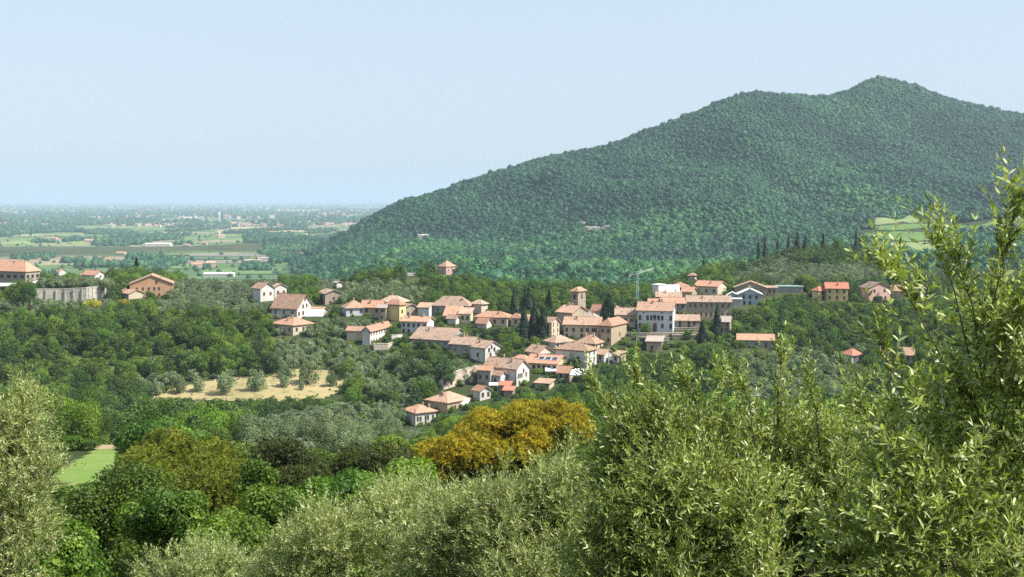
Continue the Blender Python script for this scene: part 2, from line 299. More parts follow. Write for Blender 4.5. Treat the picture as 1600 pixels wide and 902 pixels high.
 ('small white gabled house right of the white side with balconies', 944, 554, 567, 13, 13, 34, 'gA', 6, 'white_plaster', 'terracotta', 'A:1x1'),
 ('small cream house with dark doorway at the right end of the lower village', 966, 555, 569, 10, 12, 48, 'shed', 4, 'cream_plaster', 'pink_tile', 'B:2x1 A:1x1'),
 ('low ochre house with orange roof in front of the solar panel house', 890, 582, 598, 19, 6, 25, 'gA', 8, 'tan_plaster', 'orange_tile', 'A:2x1'),
 ('tall white house with a long mottled roof and tall slit windows above the lower village', 807, 577, 605, 26, 20, 40, 'gA', 13, 'white_plaster', 'pink_tile', 'BL:.15/.60,.28/.60,.42/.60,.75/.62,.2/.22,.55/.2,.55/.95'),
 ('long low orange roofed house joined behind the tall slit windowed house', 785, 574, 590, 28, -8, 30, 'gA', 12, 'grey_plaster', 'terracotta', ''),
 ('dark faced small house with orange roof at the end of the great stone wall', 766, 579, 605, 20, 9, 22, 'gA', 5, 'grey_plaster', 'orange_tile', 'A:2x1'),
 ('small house with white side wall nested beside the dark faced house', 782, 587, 606, 16, 9, 40, 'gA', 6, 'bluish_plaster', 'terracotta', 'A:1x1'),
 ('white cottage with plain orange roof below the great stone wall', 750, 611, 627, 11, 17, 52, 'gA', 6, 'white_plaster', 'orange_tile', 'B:2x1'),
 ('little red roofed shed, upper one of two beside the orange roofed cottage', 796, 605, 613, 16, 2, 12, 'shed', 4, 'stone', 'red_tile', ''),
 ('little red roofed shed, lower one of two beside the orange roofed cottage', 801, 613, 621, 14, 2, 12, 'shed', 4, 'stone', 'red_tile', ''),
 ('beige and white hipped house with a cream awning above the lowest house', 699, 630, 645, 33, 34, 40, 'hip', 12, 'tan_plaster', 'terracotta', 'BL:.35/.4,.2/.4'),
 ('lowest white house of the village with paired windows and flat orange roof', 649, 646, 667, 18, 32, 58, 'hip', 9, 'white_plaster', 'orange_tile', 'BL:.12/.55,.25/.55,.5/.6,.62/.6,.86/.6,.5/.12,.8/.12'),
 ('small greenish roofed stone cottage right of the twin cypresses', 1140, 503, 520, 16, 3, 16, 'gA', 7, 'stone', 'grey_tile', 'A:2x2'),
 ('pale low ruin with broken tiled roof under the trees at the village foot', 858, 602, 610, 22, 6, 25, 'shed', 4, 'cream_plaster', 'terracotta', ''),
]
PAL = ('white palace with tall dark windows and an arched stone framed doorway', 1051, 486, 521, 55, 6, 13, 'gA', 11, 'bluish_plaster', 'terracotta', 'P')
CHU = ('stone church nave with terracotta gable roof beside the bell tower', 894, 489, 521, 24, 25, 40, 'gA', 9, 'stone', 'terracotta', 'BL:.5/.6')
TOW = ('square stone bell tower with arched belfry opening and small pyramid roof', 903, 456, 505, 5, 12, 30, 'hip', 6, 'stone', 'terracotta', 'T')
ALL = HS + [PAL, CHU, TOW]
def zpt(px, py, Y): return ((px - CX) / F * Y, Y, -(py - HY) / F * Y)
FOOT = []     # (x, y, radius) of houses in plan
BOXES = []    # (x0, x1, top, base, Y) of houses in the picture, so that trees keep the gaps the place has

# ---------------------------------------------------------------- terrain height
CTRL = []
def c(px, py, Y): CTRL.append(zpt(px, py, Y))
def cz(px, Y, z): CTRL.append(((px - CX) / F * Y, Y, z))
for px in (-100, 400, 800, 1200, 1700):
    for Y, z in ((8, -4.4), (14, -6.8), (22, -9.6), (40, -15), (70, -22), (100, -26)): cz(px, Y, z + (.8 if px > 1300 and Y < 20 else 0))
for X in (-30, -10, 0, 10, 30):
    CTRL.append((X, -40, 6.)); CTRL.append((X, -15, 1.2)); CTRL.append((X, 0, -1.75)); CTRL.append((X, 4, -3.0))
for px in (-100, 140, 400, 700, 1000, 1300, 1700):
    cz(px, 125, -28.2); cz(px, 170, -33.8); cz(px, 250, -52); cz(px, 330, -63)
for px in (-100, 100, 300, 500): c(px, 640, 392); c(px, 608, 415); c(px, 560, 443); c(px, 525, 465); c(px, 495, 495)
for px in (0, 120, 260): c(px, 472, 540)
for px in (350, 440): c(px, 470, 550)
for px in (1000, 1150, 1300, 1450, 1650): c(px, 645, 390); c(px, 600, 415)
for px in (1300, 1450, 1650): c(px, 570, 438); c(px, 520, 470)
for px in (1450, 1560, 1700): c(px, 468, 545); c(px, 440, 680); c(px, 425, 800)
c(1230, 470, 545)
c(1150, 443, 610); c(1200, 418, 660); c(1250, 405, 690); c(1300, 402, 710); c(1345, 408, 715); c(1390, 430, 700); c(1180, 430, 640); c(1300, 425, 640)
cz(1200, 850, -52); cz(1300, 900, -52)
for px in (-200, 0, 130, 280): cz(px, 620, -43); cz(px, 760, -84); cz(px, 950, -116); cz(px, 1200, -121); cz(px, 1600, -121); cz(px, 2200, -121); cz(px, 3200, -121)
cz(400, 620, -44); cz(400, 760, -72); cz(400, 950, -100); cz(400, 1200, -121); cz(400, 1600, -121); cz(400, 2100, -121); cz(420, 2700, -121)
cz(500, 650, -48); cz(500, 800, -64); cz(500, 1000, -76); cz(500, 1400, -96); cz(480, 1800, -112)
for px in (620, 760): cz(px, 650, -54); cz(px, 800, -62); c(px, 428, 1000); cz(px, 1250, -70)
for px in (900, 1050): cz(px, 620, -48); cz(px, 760, -60); cz(px, 1000, -65); cz(px, 1250, -70)
for px, rows in {
    455: ((408, 2360), (420, 2100)), 520: ((372, 2350), (400, 1950), (415, 1700)),
    620: ((313, 2350), (362, 2000), (405, 1600)), 720: ((288, 2400), (340, 2050), (402, 1550)),
    830: ((252, 2450), (305, 2120), (360, 1800), (408, 1480)), 1000: ((208, 2500), (272, 2130), (342, 1780), (408, 1420)),
    1090: ((170, 2530), (240, 2180), (330, 1800), (405, 1430)),
    1175: ((141, 2560), (222, 2180), (312, 1820), (402, 1430)), 1245: ((146, 2650), (230, 2250), (320, 1860), (405, 1400)), 1300: ((150, 2760), (240, 2330), (325, 1880), (395, 1420)),
    1355: ((126, 2900), (210, 2450), (280, 2050), (325, 1780), (378, 1350)), 1410: ((130, 2930), (215, 2480), (285, 2080), (330, 1760), (382, 1320)),
    1480: ((153, 2960), (235, 2480), (300, 2060), (340, 1720), (388, 1280)), 1600: ((180, 3000), (245, 2520), (305, 2080), (345, 1700), (392, 1250)),
    1800: ((240, 3000), (320, 2300), (380, 1600)), 2200: ((300, 3000), (350, 2200))}.items():
    for k, (py, Y) in enumerate(rows):
        c(px, py + (6 if k == 0 else 0), Y)
        if k == 0: cz(px, Y + 120, -(py + 12 - HY) / F * Y - 14); cz(px, Y + 600, -100)
for h in ALL:
    c(h[1], h[3], depth_of(h[3])) if h[0] != TOW[0] else None
CT = np.array(CTRL)
def _uv(x, y): return np.stack([x / (y + 60.) * 2.2, np.log(y + 60.)], -1)
def _phi(r2): return .5 * r2 * np.log(r2 + 1e-12)
_P = _uv(CT[:, 0], CT[:, 1]); _n = len(CT)
_K = _phi(((_P[:, None] - _P[None]) ** 2).sum(-1)) + np.eye(_n) * 2e-4
_Q = np.concatenate([np.ones((_n, 1)), _P], 1)
_A = np.block([[_K, _Q], [_Q.T, np.zeros((3, 3))]])
_W = np.linalg.solve(_A, np.concatenate([CT[:, 2], np.zeros(3)]))
PLAIN = -120.
def height(x, y):
    x = np.atleast_1d(np.asarray(x, float)); y = np.atleast_1d(np.asarray(y, float)); sh = x.shape
    P = _uv(x.ravel(), y.ravel()); out = np.empty(len(P))
    for i in range(0, len(P), 20000):
        q = P[i:i + 20000]
        out[i:i + 20000] = _phi(((q[:, None] - _P[None]) ** 2).sum(-1)) @ _W[:_n] + _W[_n] + q @ _W[_n + 1:]
    z = out.reshape(sh)
    # gullies and spurs on the mountain
    m = np.clip((y - 1500) / 300, 0, 1) * (1 - .8 * np.clip((y - 2150) / 250, 0, 1)) * np.clip((z + 110) / 80, 0, 1)
    z = z + m * (13 * np.sin(x / 95 + 1.3 * np.sin(y / 160)) + 5 * np.sin(x / 33 + y / 57) + 3 * np.sin(y / 41 - x / 90))
    k = 1 - np.clip((y - 3300) / 900, 0, 1); k = k * k * (3 - 2 * k)
    z = np.where(y > 900, PLAIN + np.maximum(z - PLAIN, 0) * k, z)
    return z
def hz(x, y): return float(height(x, y)[0])
def hit(px, py, y0=60, y1=9000):
    """where the sight line through a point of the photo meets the ground"""
    Y = np.exp(np.linspace(math.log(y0), math.log(y1), 900)); x = (px - CX) / F * Y; z = -(py - HY) / F * Y
    g = height(x, Y); k = np.nonzero(z <= g)[0]
    if not len(k): return None
    Yh = Y[k[0]]; return (px - CX) / F * Yh, Yh
# ---------------------------------------------------------------- ground sheet
def ground_mat():
    m = bpy.data.materials.new('ground'); t, N, L = nodes(m); b = N['Principled BSDF']
    tc = N.new('ShaderNodeTexCoord'); ob = tc.outputs['Object']
    sp = N.new('ShaderNodeSeparateXYZ'); L.new(ob, sp.inputs[0])
    n1 = noise_n(t, ob, .012, 6, .6); n2 = noise_n(t, ob, .22, 5, .7); n3 = noise_n(t, ob, 1.6, 4, .7)
    hill = mix_n(t, ramp_n(t, n1, [(.42, (0, 0, 0)), (.6, (1, 1, 1))]), (.026, .045, .014), (.065, .078, .028))
    hill = mix_n(t, ramp_n(t, n2, [(.45, (0, 0, 0)), (.72, (.9, .9, .9))]), hill, (.060, .072, .026))
    hill = mix_n(t, ramp_n(t, n3, [(.55, (0, 0, 0)), (.75, (.4, .4, .4))]), hill, (.15, .13, .075))
    # plain: long field strips, each its own crop
    mp = N.new('ShaderNodeMapping'); mp.inputs['Rotation'].default_value = (0, 0, .35); mp.inputs['Scale'].default_value = (1 / 340, 1 / 150, 0)
    L.new(ob, mp.inputs[0])
    vo = N.new('ShaderNodeTexVoronoi'); vo.distance = 'CHEBYCHEV'; vo.inputs['Scale'].default_value = 1; vo.inputs['Randomness'].default_value = .85
    L.new(mp.outputs[0], vo.inputs['Vector'])
    sc = N.new('ShaderNodeSeparateColor'); L.new(vo.outputs['Color'], sc.inputs[0])
    fld = ramp_n(t, sc.outputs[0], [(0, (.085, .15, .045)), (.28, (.13, .20, .06)), (.5, (.10, .16, .055)), (.62, (.24, .24, .12)), (.74, (.15, .21, .07)), (.86, (.30, .24, .16)), (.93, (.08, .13, .05))], 'CONSTANT')
    wv = N.new('ShaderNodeTexWave'); wv.inputs['Scale'].default_value = 9; wv.inputs['Distortion'].default_value = .3; L.new(mp.outputs[0], wv.inputs[0])
    fld = mix_n(t, math_n(t, 'MULTIPLY', wv.outputs['Fac'], .18), fld, (.05, .09, .03))
    fld = mix_n(t, math_n(t, 'MULTIPLY', ramp_n(t, noise_n(t, ob, .004, 6, .7), [(.5, (0, 0, 0)), (.62, (1, 1, 1))]), .7), fld, (.055, .10, .035))
    z = math_n(t, 'MULTIPLY_ADD', sp.outputs['Z'], .25, 29.6)
    z = ramp_n(t, z, [(0, (0, 0, 0)), (1, (1, 1, 1))])
    L.new(mix_n(t, z, fld, hill), b.inputs['Base Color']); b.inputs['Roughness'].default_value = 1; b.inputs['Specular IOR Level'].default_value = .1
    bn = N.new('ShaderNodeBump'); bn.inputs['Strength'].default_value = .5; bn.inputs['Distance'].default_value = .3
    L.new(n2, bn.inputs['Height']); L.new(bn.outputs[0], b.inputs['Normal'])
    return m
M['ground'] = ground_mat()
ys = [-45., -30, -20, -12, -6]; y = -2.
while y < 4200: ys.append(y); y += max(.7, (y + 60) * .0095)
while y < 62000: ys.append(y); y *= 1.08
ys.append(62000.); ys = np.array(ys); us = np.concatenate([np.linspace(-1.4, -.5, 24)[:-1], np.linspace(-.5, .52, 230), np.linspace(.52, 1.4, 24)[1:]])
GX = us[None] * (ys[:, None] + 60); GY = np.repeat(ys[:, None], len(us), 1); GZ = np.maximum(height(GX, GY), PLAIN)
nr, nc = GX.shape; ii = (np.arange(nr - 1)[:, None] * nc + np.arange(nc - 1)[None]).ravel()
tag(link('ground', mesh_np('ground', np.stack([GX, GY, GZ], -1).reshape(-1, 3), np.stack([ii, ii + 1, ii + nc + 1, ii + nc], 1), M['ground'], smooth=True)), kind='structure')
def gz(x, y):
    """height of the sheet as built"""
    y = min(max(y, -40), 61000); i = int(np.searchsorted(ys, y) - 1); i = max(0, min(i, nr - 2)); t = (y - ys[i]) / (ys[i + 1] - ys[i])
    def row(k):
        return float(np.interp(x / (ys[k] + 60), us, GZ[k]))
    return row(i) * (1 - t) + row(i + 1) * t
def inpoly(px, py, P):
    P = np.asarray(P, float); px = np.asarray(px, float); py = np.asarray(py, float); r = np.zeros(px.shape, bool); j = len(P) - 1
    for i in range(len(P)):
        xi, yi = P[i]; xj, yj = P[j]
        cnd = ((yi > py) != (yj > py)) & (px < (xj - xi) * (py - yi) / (yj - yi + 1e-9) + xi); r ^= cnd; j = i
    return r
def drape(name, pts, step, mat, off=.12, kind='structure', label=None):
    """a patch of land lying on the ground sheet inside a polygon given in metres"""
    P = np.array(pts); x0, y0 = P.min(0); x1, y1 = P.max(0)
    xs = np.arange(x0, x1 + step, step); yy = np.arange(y0, y1 + step, step)
    X, Y = np.meshgrid(xs, yy); Z = np.vectorize(gz)(X, Y) + off
    wob = np.array([[noise.noise(Vector((a * .11, b * .11, 3.))) for a in xs] for b in yy]) * 3 * min(1, step)
    inside = inpoly(X[:-1, :-1] + step / 2 + wob[:-1, :-1], Y[:-1, :-1] + step / 2 + wob[1:, 1:], P).ravel()
    n = len(xs); ii = (np.arange(len(yy) - 1)[:, None] * n + np.arange(n - 1)[None]).ravel()[inside]
    o = link(name, mesh_np(name, np.stack([X, Y, Z], -1).reshape(-1, 3), np.stack([ii, ii + 1, ii + n + 1, ii + n], 1), mat, smooth=True))
    tag(o, label=label, kind=kind); return o
def px_poly(P, **k): return [q for q in (hit(a, b, **k) for a, b in P) if q]
M['dry_grass'] = surf_mat('dry_grass', (.36, .285, .15), (.27, .23, .105), .07, 1, .4, (.15, .16, .055), 0, .35)
M['mown_grass'] = surf_mat('mown_grass', (.155, .235, .048), (.12, .195, .038), .12, 1, .3, (.25, .22, .11), 0, .5)
M['bare_soil'] = surf_mat('bare_soil', (.40, .28, .18), (.28, .22, .12), .3, 1, .4, (.15, .15, .06), 0, 1.1)
M['vineyard'] = surf_mat('vineyard', (.105, .185, .045), (.08, .15, .04), .02, 1, .3, (.18, .22, .08), 0, .2)
M['hay'] = surf_mat('hay', (.19, .235, .09), (.16, .21, .08), .02, 1, .3, (.17, .22, .08), 0, .2)
DRY = [(228, 624), (262, 611), (310, 601), (345, 597), (425, 597), (440, 588), (505, 585), (542, 596), (534, 611), (490, 622), (440, 627), (380, 627), (300, 619)]
DRYW = [((px - CX) / F * Y, Y) for px, py in DRY for Y in (float(np.interp(py, [585, 608, 627], [433, 415, 398])),)]
drape('dry_meadow', DRYW, 1.3, M['dry_grass'], .15)
MOW = px_poly([(70, 762), (90, 738), (120, 716), (165, 702), (192, 700), (205, 720), (160, 760), (150, 790), (70, 790)])
drape('mown_grass_strip', MOW, .7, M['mown_grass'], .10)
SOIL = px_poly([(140, 704), (150, 686), (172, 681), (196, 686), (200, 702), (168, 704)])
if len(SOIL) > 3: drape('bare_soil_patch', SOIL, .6, M['bare_soil'], .10)
LAWN = px_poly([(60, 575), (120, 562), (200, 566), (320, 545), (330, 560), (240, 580), (130, 590)])
M['scrub'] = surf_mat('scrub', (.12, .15, .045), (.08, .115, .03), .12, 1, .5, (.20, .17, .09), 0, .6)
drape('scrubby_grass', LAWN, 1.5, M['scrub'], .1)
for nm, P, mt in [('vineyard', [(1352, 366), (1400, 363), (1450, 364), (1478, 374), (1420, 379), (1352, 377)], 'vineyard'),
                  ('vineyard_terrace', [(1370, 381), (1440, 379), (1490, 377), (1500, 392), (1400, 395)], 'hay'),
                  ('terraced_field', [(1366, 344), (1420, 338), (1440, 345), (1400, 350), (1366, 353)], 'hay'),
                  ('terraced_field', [(1366, 355), (1430, 351), (1480, 349), (1480, 354), (1400, 361), (1370, 360)], 'vineyard'),
                  ('terraced_field', [(1470, 352), (1560, 344), (1600, 342), (1600, 352), (1540, 362), (1470, 364)], 'vineyard'),
                  ('clearing', [(1321, 328), (1345, 326), (1342, 332), (1322, 333)], 'hay'),
                  ('olive_terrace_ground', [(600, 432), (640, 428), (760, 431), (780, 437), (660, 439)], 'mown_grass'),
                  ('vineyard_slope', [(752, 423), (765, 417), (790, 416), (786, 424), (756, 428)], 'vineyard'),
                  ('hay_strip', [(862, 449), (885, 448), (884, 451), (864, 452)], 'hay'),
                  ('hay_strip', [(948, 456), (985, 455), (1012, 458), (985, 461), (950, 460)], 'hay')]:
    W_ = px_poly(P, y0=600)
    if len(W_) > 2: drape(nm, W_, 4 if nm != 'hay_strip' else 2, M[mt], .6)
# fields of the plain that can be told apart: one sheet each, a little above the next
CROPS = {'lime': (.21, .27, .085), 'green': (.12, .20, .06), 'deep': (.075, .14, .055), 'tan': (.36, .30, .17), 'grey': (.19, .18, .14), 'pale': (.24, .28, .14)}
for k, v in CROPS.items(): M['crop_' + k] = surf_mat('crop_' + k, v, tuple(q * .85 for q in v), .012, 1, 0, tuple(q * .75 for q in v), 0, .05)
for k, (x0, x1, y0, y1, sk, cn) in enumerate([
    (-60, 150, 384, 396, 30, 'green'), (-40, 110, 396, 405, 40, 'lime'), (110, 175, 392, 399, 20, 'pale'), (120, 290, 399, 403, 8, 'tan'), (130, 300, 393, 397, 10, 'lime'), (10, 170, 377, 382, 14, 'lime'),
    (300, 425, 387, 391, 0, 'lime'), (270, 400, 392, 396, 8, 'tan'), (260, 410, 397, 401, 12, 'grey'), (240, 380, 402, 406, 12, 'deep'), (150, 260, 404, 410, 20, 'deep'),
    (250, 420, 407, 412, 10, 'grey'), (250, 330, 413, 420, 10, 'green'), (320, 440, 431, 438, 10, 'deep'), (310, 430, 421, 429, 12, 'green'), (340, 450, 439, 446, 10, 'pale'),
    (410, 500, 384, 390, -20, 'grey'), (400, 480, 380, 383, 0, 'pale'), (-40, 60, 366, 370, 0, 'pale'), (70, 190, 367, 370, 0, 'green'), (340, 560, 360, 362.5, 0, 'tan'), (470, 580, 371, 375, 0, 'green'),
    (330, 470, 355, 358, 0, 'tan'), (-20, 110, 340, 342, 0, 'tan'), (80, 130, 343, 347, 0, 'pale'), (60, 220, 330, 332, 0, 'pale'), (300, 480, 332, 333.5, 0, 'tan'), (470, 590, 342, 344, 0, 'tan')]):
    def pl(px, py): Y = -PLAIN * F / (py - HY); return ((px - CX) / F * Y, Y, PLAIN + .5 + .12 * (k % 5))
    mb = MB(); mb.poly([pl(x0, y1), pl(x1, y1), pl(x1 + sk, y0), pl(x0 + sk, y0)])
    tag(mb.build('crop_field', M['crop_' + cn]), kind='structure')

# ---------------------------------------------------------------- houses
UF = MB(); UF.box(-.56, -.5, -.03, .0, -.52, .54); UF.box(.5, .56, -.03, .0, -.52, .54); UF.box(-.5, .5, -.03, .0, .5, .54); UF.box(-.6, .6, -.09, .0, -.56, -.5)
UFM = UF.mesh('window_frame', M['frame_stone'])
UP = MB(); UP.box(-.5, .5, -.025, .0, -.5, .5); UPM = UP.mesh('pane', M['glass'])
def shutters(mat):
    s = MB(); s.box(-.5, -.01, -.05, -.02, -.5, .5); s.box(.01, .5, -.05, -.02, -.5, .5); return s.mesh('shutter', mat)
USG, USB = shutters(M['shutter_green']), shutters(M['shutter_brown'])
def window(par, x, y, z, rot, wd, ht, kind=0):
    o = link('window', UFM, par, (x, y, z)); o.rotation_euler = (0, 0, rot); o.scale = (wd, 1, ht)
    p = link('pane' if kind == 0 else 'shutter', [UPM, USG, USB][kind], o)
    return o
def roof_mesh(name, kind, L, D, rise, mat, over=.55, th=.22):
    """L along x, D along y, centred; underside at z=0"""
    x, y = L / 2 + over, D / 2 + over; mb = MB(); r = rise * (1 + over / (min(L, D) / 2))
    if kind == 'gA':      # ridge along x
        r = rise * y / (D / 2)
        for s in (-1, 1):
            a = [(-x, s * y, rise - r), (x, s * y, rise - r), (x, 0, rise), (-x, 0, rise)]
            bb = [(p[0], p[1], p[2] + th) for p in a]
            f = [(0, 1, 2, 3), (7, 6, 5, 4), (0, 4, 5, 1), (1, 5, 6, 2), (2, 6, 7, 3), (3, 7, 4, 0)]
            mb.solid(a + bb, f if s > 0 else [q[::-1] for q in f])
        mb.tube([(-x, 0, rise + th), (x, 0, rise + th)], .13, 5)
    elif kind == 'gB':
        r = rise * x / (L / 2)
        for s in (-1, 1):
            a = [(s * x, -y, rise - r), (s * x, y, rise - r), (0, y, rise), (0, -y, rise)]
            bb = [(p[0], p[1], p[2] + th) for p in a]
            f = [(3, 2, 1, 0), (4, 5, 6, 7), (1, 5, 4, 0), (2, 6, 5, 1), (3, 7, 6, 2), (0, 4, 7, 3)]
            mb.solid(a + bb, f if s > 0 else [q[::-1] for q in f])
        mb.tube([(0, -y, rise + th), (0, y, rise + th)], .13, 5)
    elif kind == 'shed':
        a = [(-x, -y, -.1), (x, -y, -.1), (x, y, rise), (-x, y, rise)]; bb = [(p[0], p[1], p[2] + th) for p in a]
        mb.solid(a + bb, [(3, 2, 1, 0), (4, 5, 6, 7), (0, 1, 5, 4), (1, 2, 6, 5), (2, 3, 7, 6), (3, 0, 4, 7)])
    elif kind == 'flat':
        mb.box(-x + .3, x - .3, -y + .3, y - .3, 0, .35)
    else:                 # hip
        if L >= D: hx, hy = max(L / 2 - D / 2 * .95, .05), 0
        else: hx, hy = 0, max(D / 2 - L / 2 * .95, .05)
        lo = [(-x, -y, -.05), (x, -y, -.05), (x, y, -.05), (-x, y, -.05)]; up = [(p[0], p[1], .17) for p in lo]
        top = [(-hx, -hy, rise + .2), (hx, hy, rise + .2)]
        if L >= D: fs = [(4, 5, 9, 8), (5, 6, 9), (6, 7, 8, 9), (7, 4, 8)]
        else: fs = [(4, 5, 8), (5, 6, 9, 8), (6, 7, 9), (7, 4, 8, 9)]
        mb.solid(lo + up + top, [(3, 2, 1, 0), (0, 1, 5, 4), (1, 2, 6, 5), (2, 3, 7, 6), (3, 0, 4, 7)] + fs)
        for q in range(4):
            e = up[q]; tp = top[0] if (e[0] < 0 if L >= D else e[1] < 0) else top[1]
            mb.tube([(e[0], e[1], e[2]), (tp[0], tp[1], tp[2])], .1, 4)
    return mb.mesh(name, mat)
def walls_mesh(kind, L, D, H, rise, mat, deep=5.):
    x, y = L / 2, D / 2; mb = MB()
    b = [(-x, -y, -deep), (x, -y, -deep), (x, y, -deep), (-x, y, -deep)]
    if kind == 'shed': t = [(-x, -y, H - .1), (x, -y, H - .1), (x, y, H + rise - .1), (-x, y, H + rise - .1)]
    else: t = [(-x, -y, H), (x, -y, H), (x, y, H), (-x, y, H)]
    v = b + t; f = [(0, 1, 5, 4), (1, 2, 6, 5), (2, 3, 7, 6), (3, 0, 4, 7)]
    if kind == 'gA': v += [(-x, 0, H + rise), (x, 0, H + rise)]; f = [f[0], (1, 2, 6, 9, 5), f[2], (3, 0, 4, 8, 7), (4, 5, 9, 8), (6, 7, 8, 9)]
    elif kind == 'gB': v += [(0, -y, H + rise), (0, y, H + rise)]; f = [(0, 1, 5, 8, 4), f[1], (2, 3, 7, 9, 6), f[3], (5, 6, 9, 8), (7, 4, 8, 9)]
    else: f = f + [(4, 5, 6, 7)]
    mb.solid(v, f); return mb.mesh('walls', mat)
def frame_of(h):
    lab, cx, eave, base, wa, wb, th, kind, rise, wc, rc, win = h
    Y = depth_of(base); t = R(th); s_, c_ = math.sin(t), math.cos(t); u0 = (cx - CX) / F
    La = -wa if wa <= 0 else wa / F * Y / max(c_ + (u0 - wa / F) * s_, .15)
    den = s_ - (u0 + max(wb, 0) / F) * c_
    Lb = -wb if wb <= 0 else min(wb / F * Y / max(den, .12), 20 if wb > 15 else 11)
    if wb > 0 and wb < 9: Lb = max(Lb, min(8., La * .8))
    La = max(La, 3.); Lb = max(Lb, 3.)
    H = max((base - eave) / F * Y, 2.2); rz = rise / F * Y
    ex = Vector((c_, -s_)); ey = Vector((s_, c_)); C0 = Vector((u0 * Y, Y))
    cen = C0 - ex * La / 2 + ey * Lb / 2
    z = -(base - HY) / F * Y
    return La, Lb, H, rz, -t, Vector((cen.x, cen.y, z)), Y, kind, wc, rc, win
def chimney(par, x, y, z, h=1.5, w=.35, mat='stone'):
    mb = MB(); mb.box(-w, w, -w, w, -1.2, h); mb.box(-w - .12, w + .12, -w - .12, w + .12, h, h + .12); mb.box(-w * .8, w * .8, -w * .8, w * .8, h + .12, h + .4)
    o = link('chimney', mb.mesh('chimney', [M[mat]]), par, (x, y, z)); return o
def house(h, name='house', cat='house', group=None, shut=None):
    La, Lb, H, rz, ang, loc, Y, kind, wc, rc, win = frame_of(h)
    root = link(name, None, None, loc); root.rotation_euler = (0, 0, ang); tag(root, h[0], cat, group)
    link('walls', walls_mesh(kind, La, Lb, H, rz, M[wc]), root)
    rf = link('roof', roof_mesh('roof', kind, La, Lb, rz, M[rc]), root, (0, 0, H))
    rs = random.Random(h[0]); sk = shut if shut is not None else rs.choice([0, 0, 1, 2, 2])
    for spec in win.split():
        face, body = spec.split(':'); wide = body.endswith('w'); small = body.endswith('s'); body = body.rstrip('ws')
        LL = La if face[0] == 'A' else Lb; spots = []
        if len(face) > 1:
            for q in body.split(','):
                a, b_ = q.split('/'); spots.append((float(a), float(b_)))
        else:
            n, r = map(int, body.split('x'))
            for j in range(r):
                for i in range(n): spots.append(((i + .5 + rs.uniform(-.06, .06)) / n, (j + .55) / r if r > 1 else .58))
        nn = len(set(round(a, 2) for a, _ in spots)); 
        for a, v in spots:
            wd, ht = (1.0, 1.45); 
            if wide: wd, ht = min(2.4, LL / nn * .62), 1.7
            if small: wd, ht = .7, .8
            wd = min(wd, LL / nn * .55); ht = min(ht, H * .5)
            z = v * H; z = min(max(z, ht / 2 + .15), H - ht / 2 - .15) if v <= 1 else v * H
            if face[0] == 'A': window(root, -La / 2 + a * La, -Lb / 2 - .004, z, 0, wd, ht, sk if not wide else 0)
            else: window(root, La / 2 + .004, -Lb / 2 + a * Lb, z, R(90), wd, ht, sk if not wide else 0)
    if H > 4 and kind != 'flat':
        mb = MB(); xx = La / 2 - .25 if rs.random() < .5 else -La / 2 + .3; mb.tube([(xx, -Lb / 2 - .09, 0), (xx, -Lb / 2 - .09, H - .05)], .06, 5); mb.tube([(-La / 2, -Lb / 2 - .5, H - .12), (La / 2, -Lb / 2 - .5, H - .12)], .08, 5)
        link('downpipe', mb.mesh('downpipe', M['shutter_brown']), root)
    if rs.random() < .35 and kind in ('gA', 'hip'):
        mb = MB(); mb.tube([(0, 0, 0), (0, 0, 2.4)], .035, 4)
        for q in range(4): mb.tube([(-.5, 0, 1.6 + q * .22), (.5, 0, 1.6 + q * .22)], .02, 4)
        link('aerial', mb.mesh('aerial', M['shutter_brown']), root, (La * rs.uniform(-.25, .25), 0, H + rz))
    # chimneys on the real roofs (not on sheds)
    if kind in ('gA', 'gB', 'hip') and La * Lb > 40:
        for q in range(rs.choice([1, 1, 2])):
            fx, fy = rs.uniform(-.3, .3), rs.uniform(-.3, .3)
            zz = H + rz * (1 - 2 * abs(fy if kind != 'gB' else fx)) if kind != 'hip' else H + rz * min(1, 2 * (.5 - max(abs(fy), abs(fx) * (La / max(Lb, .1)) * .5)))
            chimney(rf, fx * La, fy * Lb, zz - H, 1.1, .28, rs.choice(['stone', 'terracotta', 'tan_plaster']))
    FOOT.append((loc.x, loc.y, La / 2, Lb / 2, ang)); BOXES.append((h[1] - max(h[4], 4), h[1] + max(h[5], 4), h[2] - h[8], h[3], Y))
    return root, (La, Lb, H, rz, kind)
for h in HS:
    r_, d_ = house(h, name='villa' if 'villa' in h[0] else 'shed' if 'shed' in h[0].split(' with')[0] and 'house' not in h[0][:20] else 'barn' if ' barn' in h[0][:22] else 'house',
                   cat='villa' if 'villa' in h[0][:40] and 'left of' not in h[0] else 'shed' if 'shed' in h[0].split(' with')[0] and 'house' not in h[0][:20] else 'barn' if ' barn' in h[0][:22] else 'house')
    La, Lb, H, rz, kind = d_
    if 'three solar panels' in h[0]:
        sl_ = math.atan2(rz, Lb / 2)
        for q in range(3):
            mb = MB(); mb.box(-1.0, 1.0, -.95, .95, 0, .07, 0); mb.box(-1.08, 1.08, -1.03, .0 - .95, .0, .09, 1); mb.box(-1.08, 1.08, .95, 1.03, 0, .09, 1); mb.box(-1.08, -1.0, -.95, .95, 0, .09, 1); mb.box(1.0, 1.08, -.95, .95, 0, .09, 1)
            o = link('solar_panel', mb.mesh('solar_panel', [M['solar'], M['white_sheet']]), r_, (La / 2 - 1.8 - 2.5 * (2 - q), -Lb / 4, H + rz / 2 + .3)); o.rotation_euler = (sl_, 0, 0)
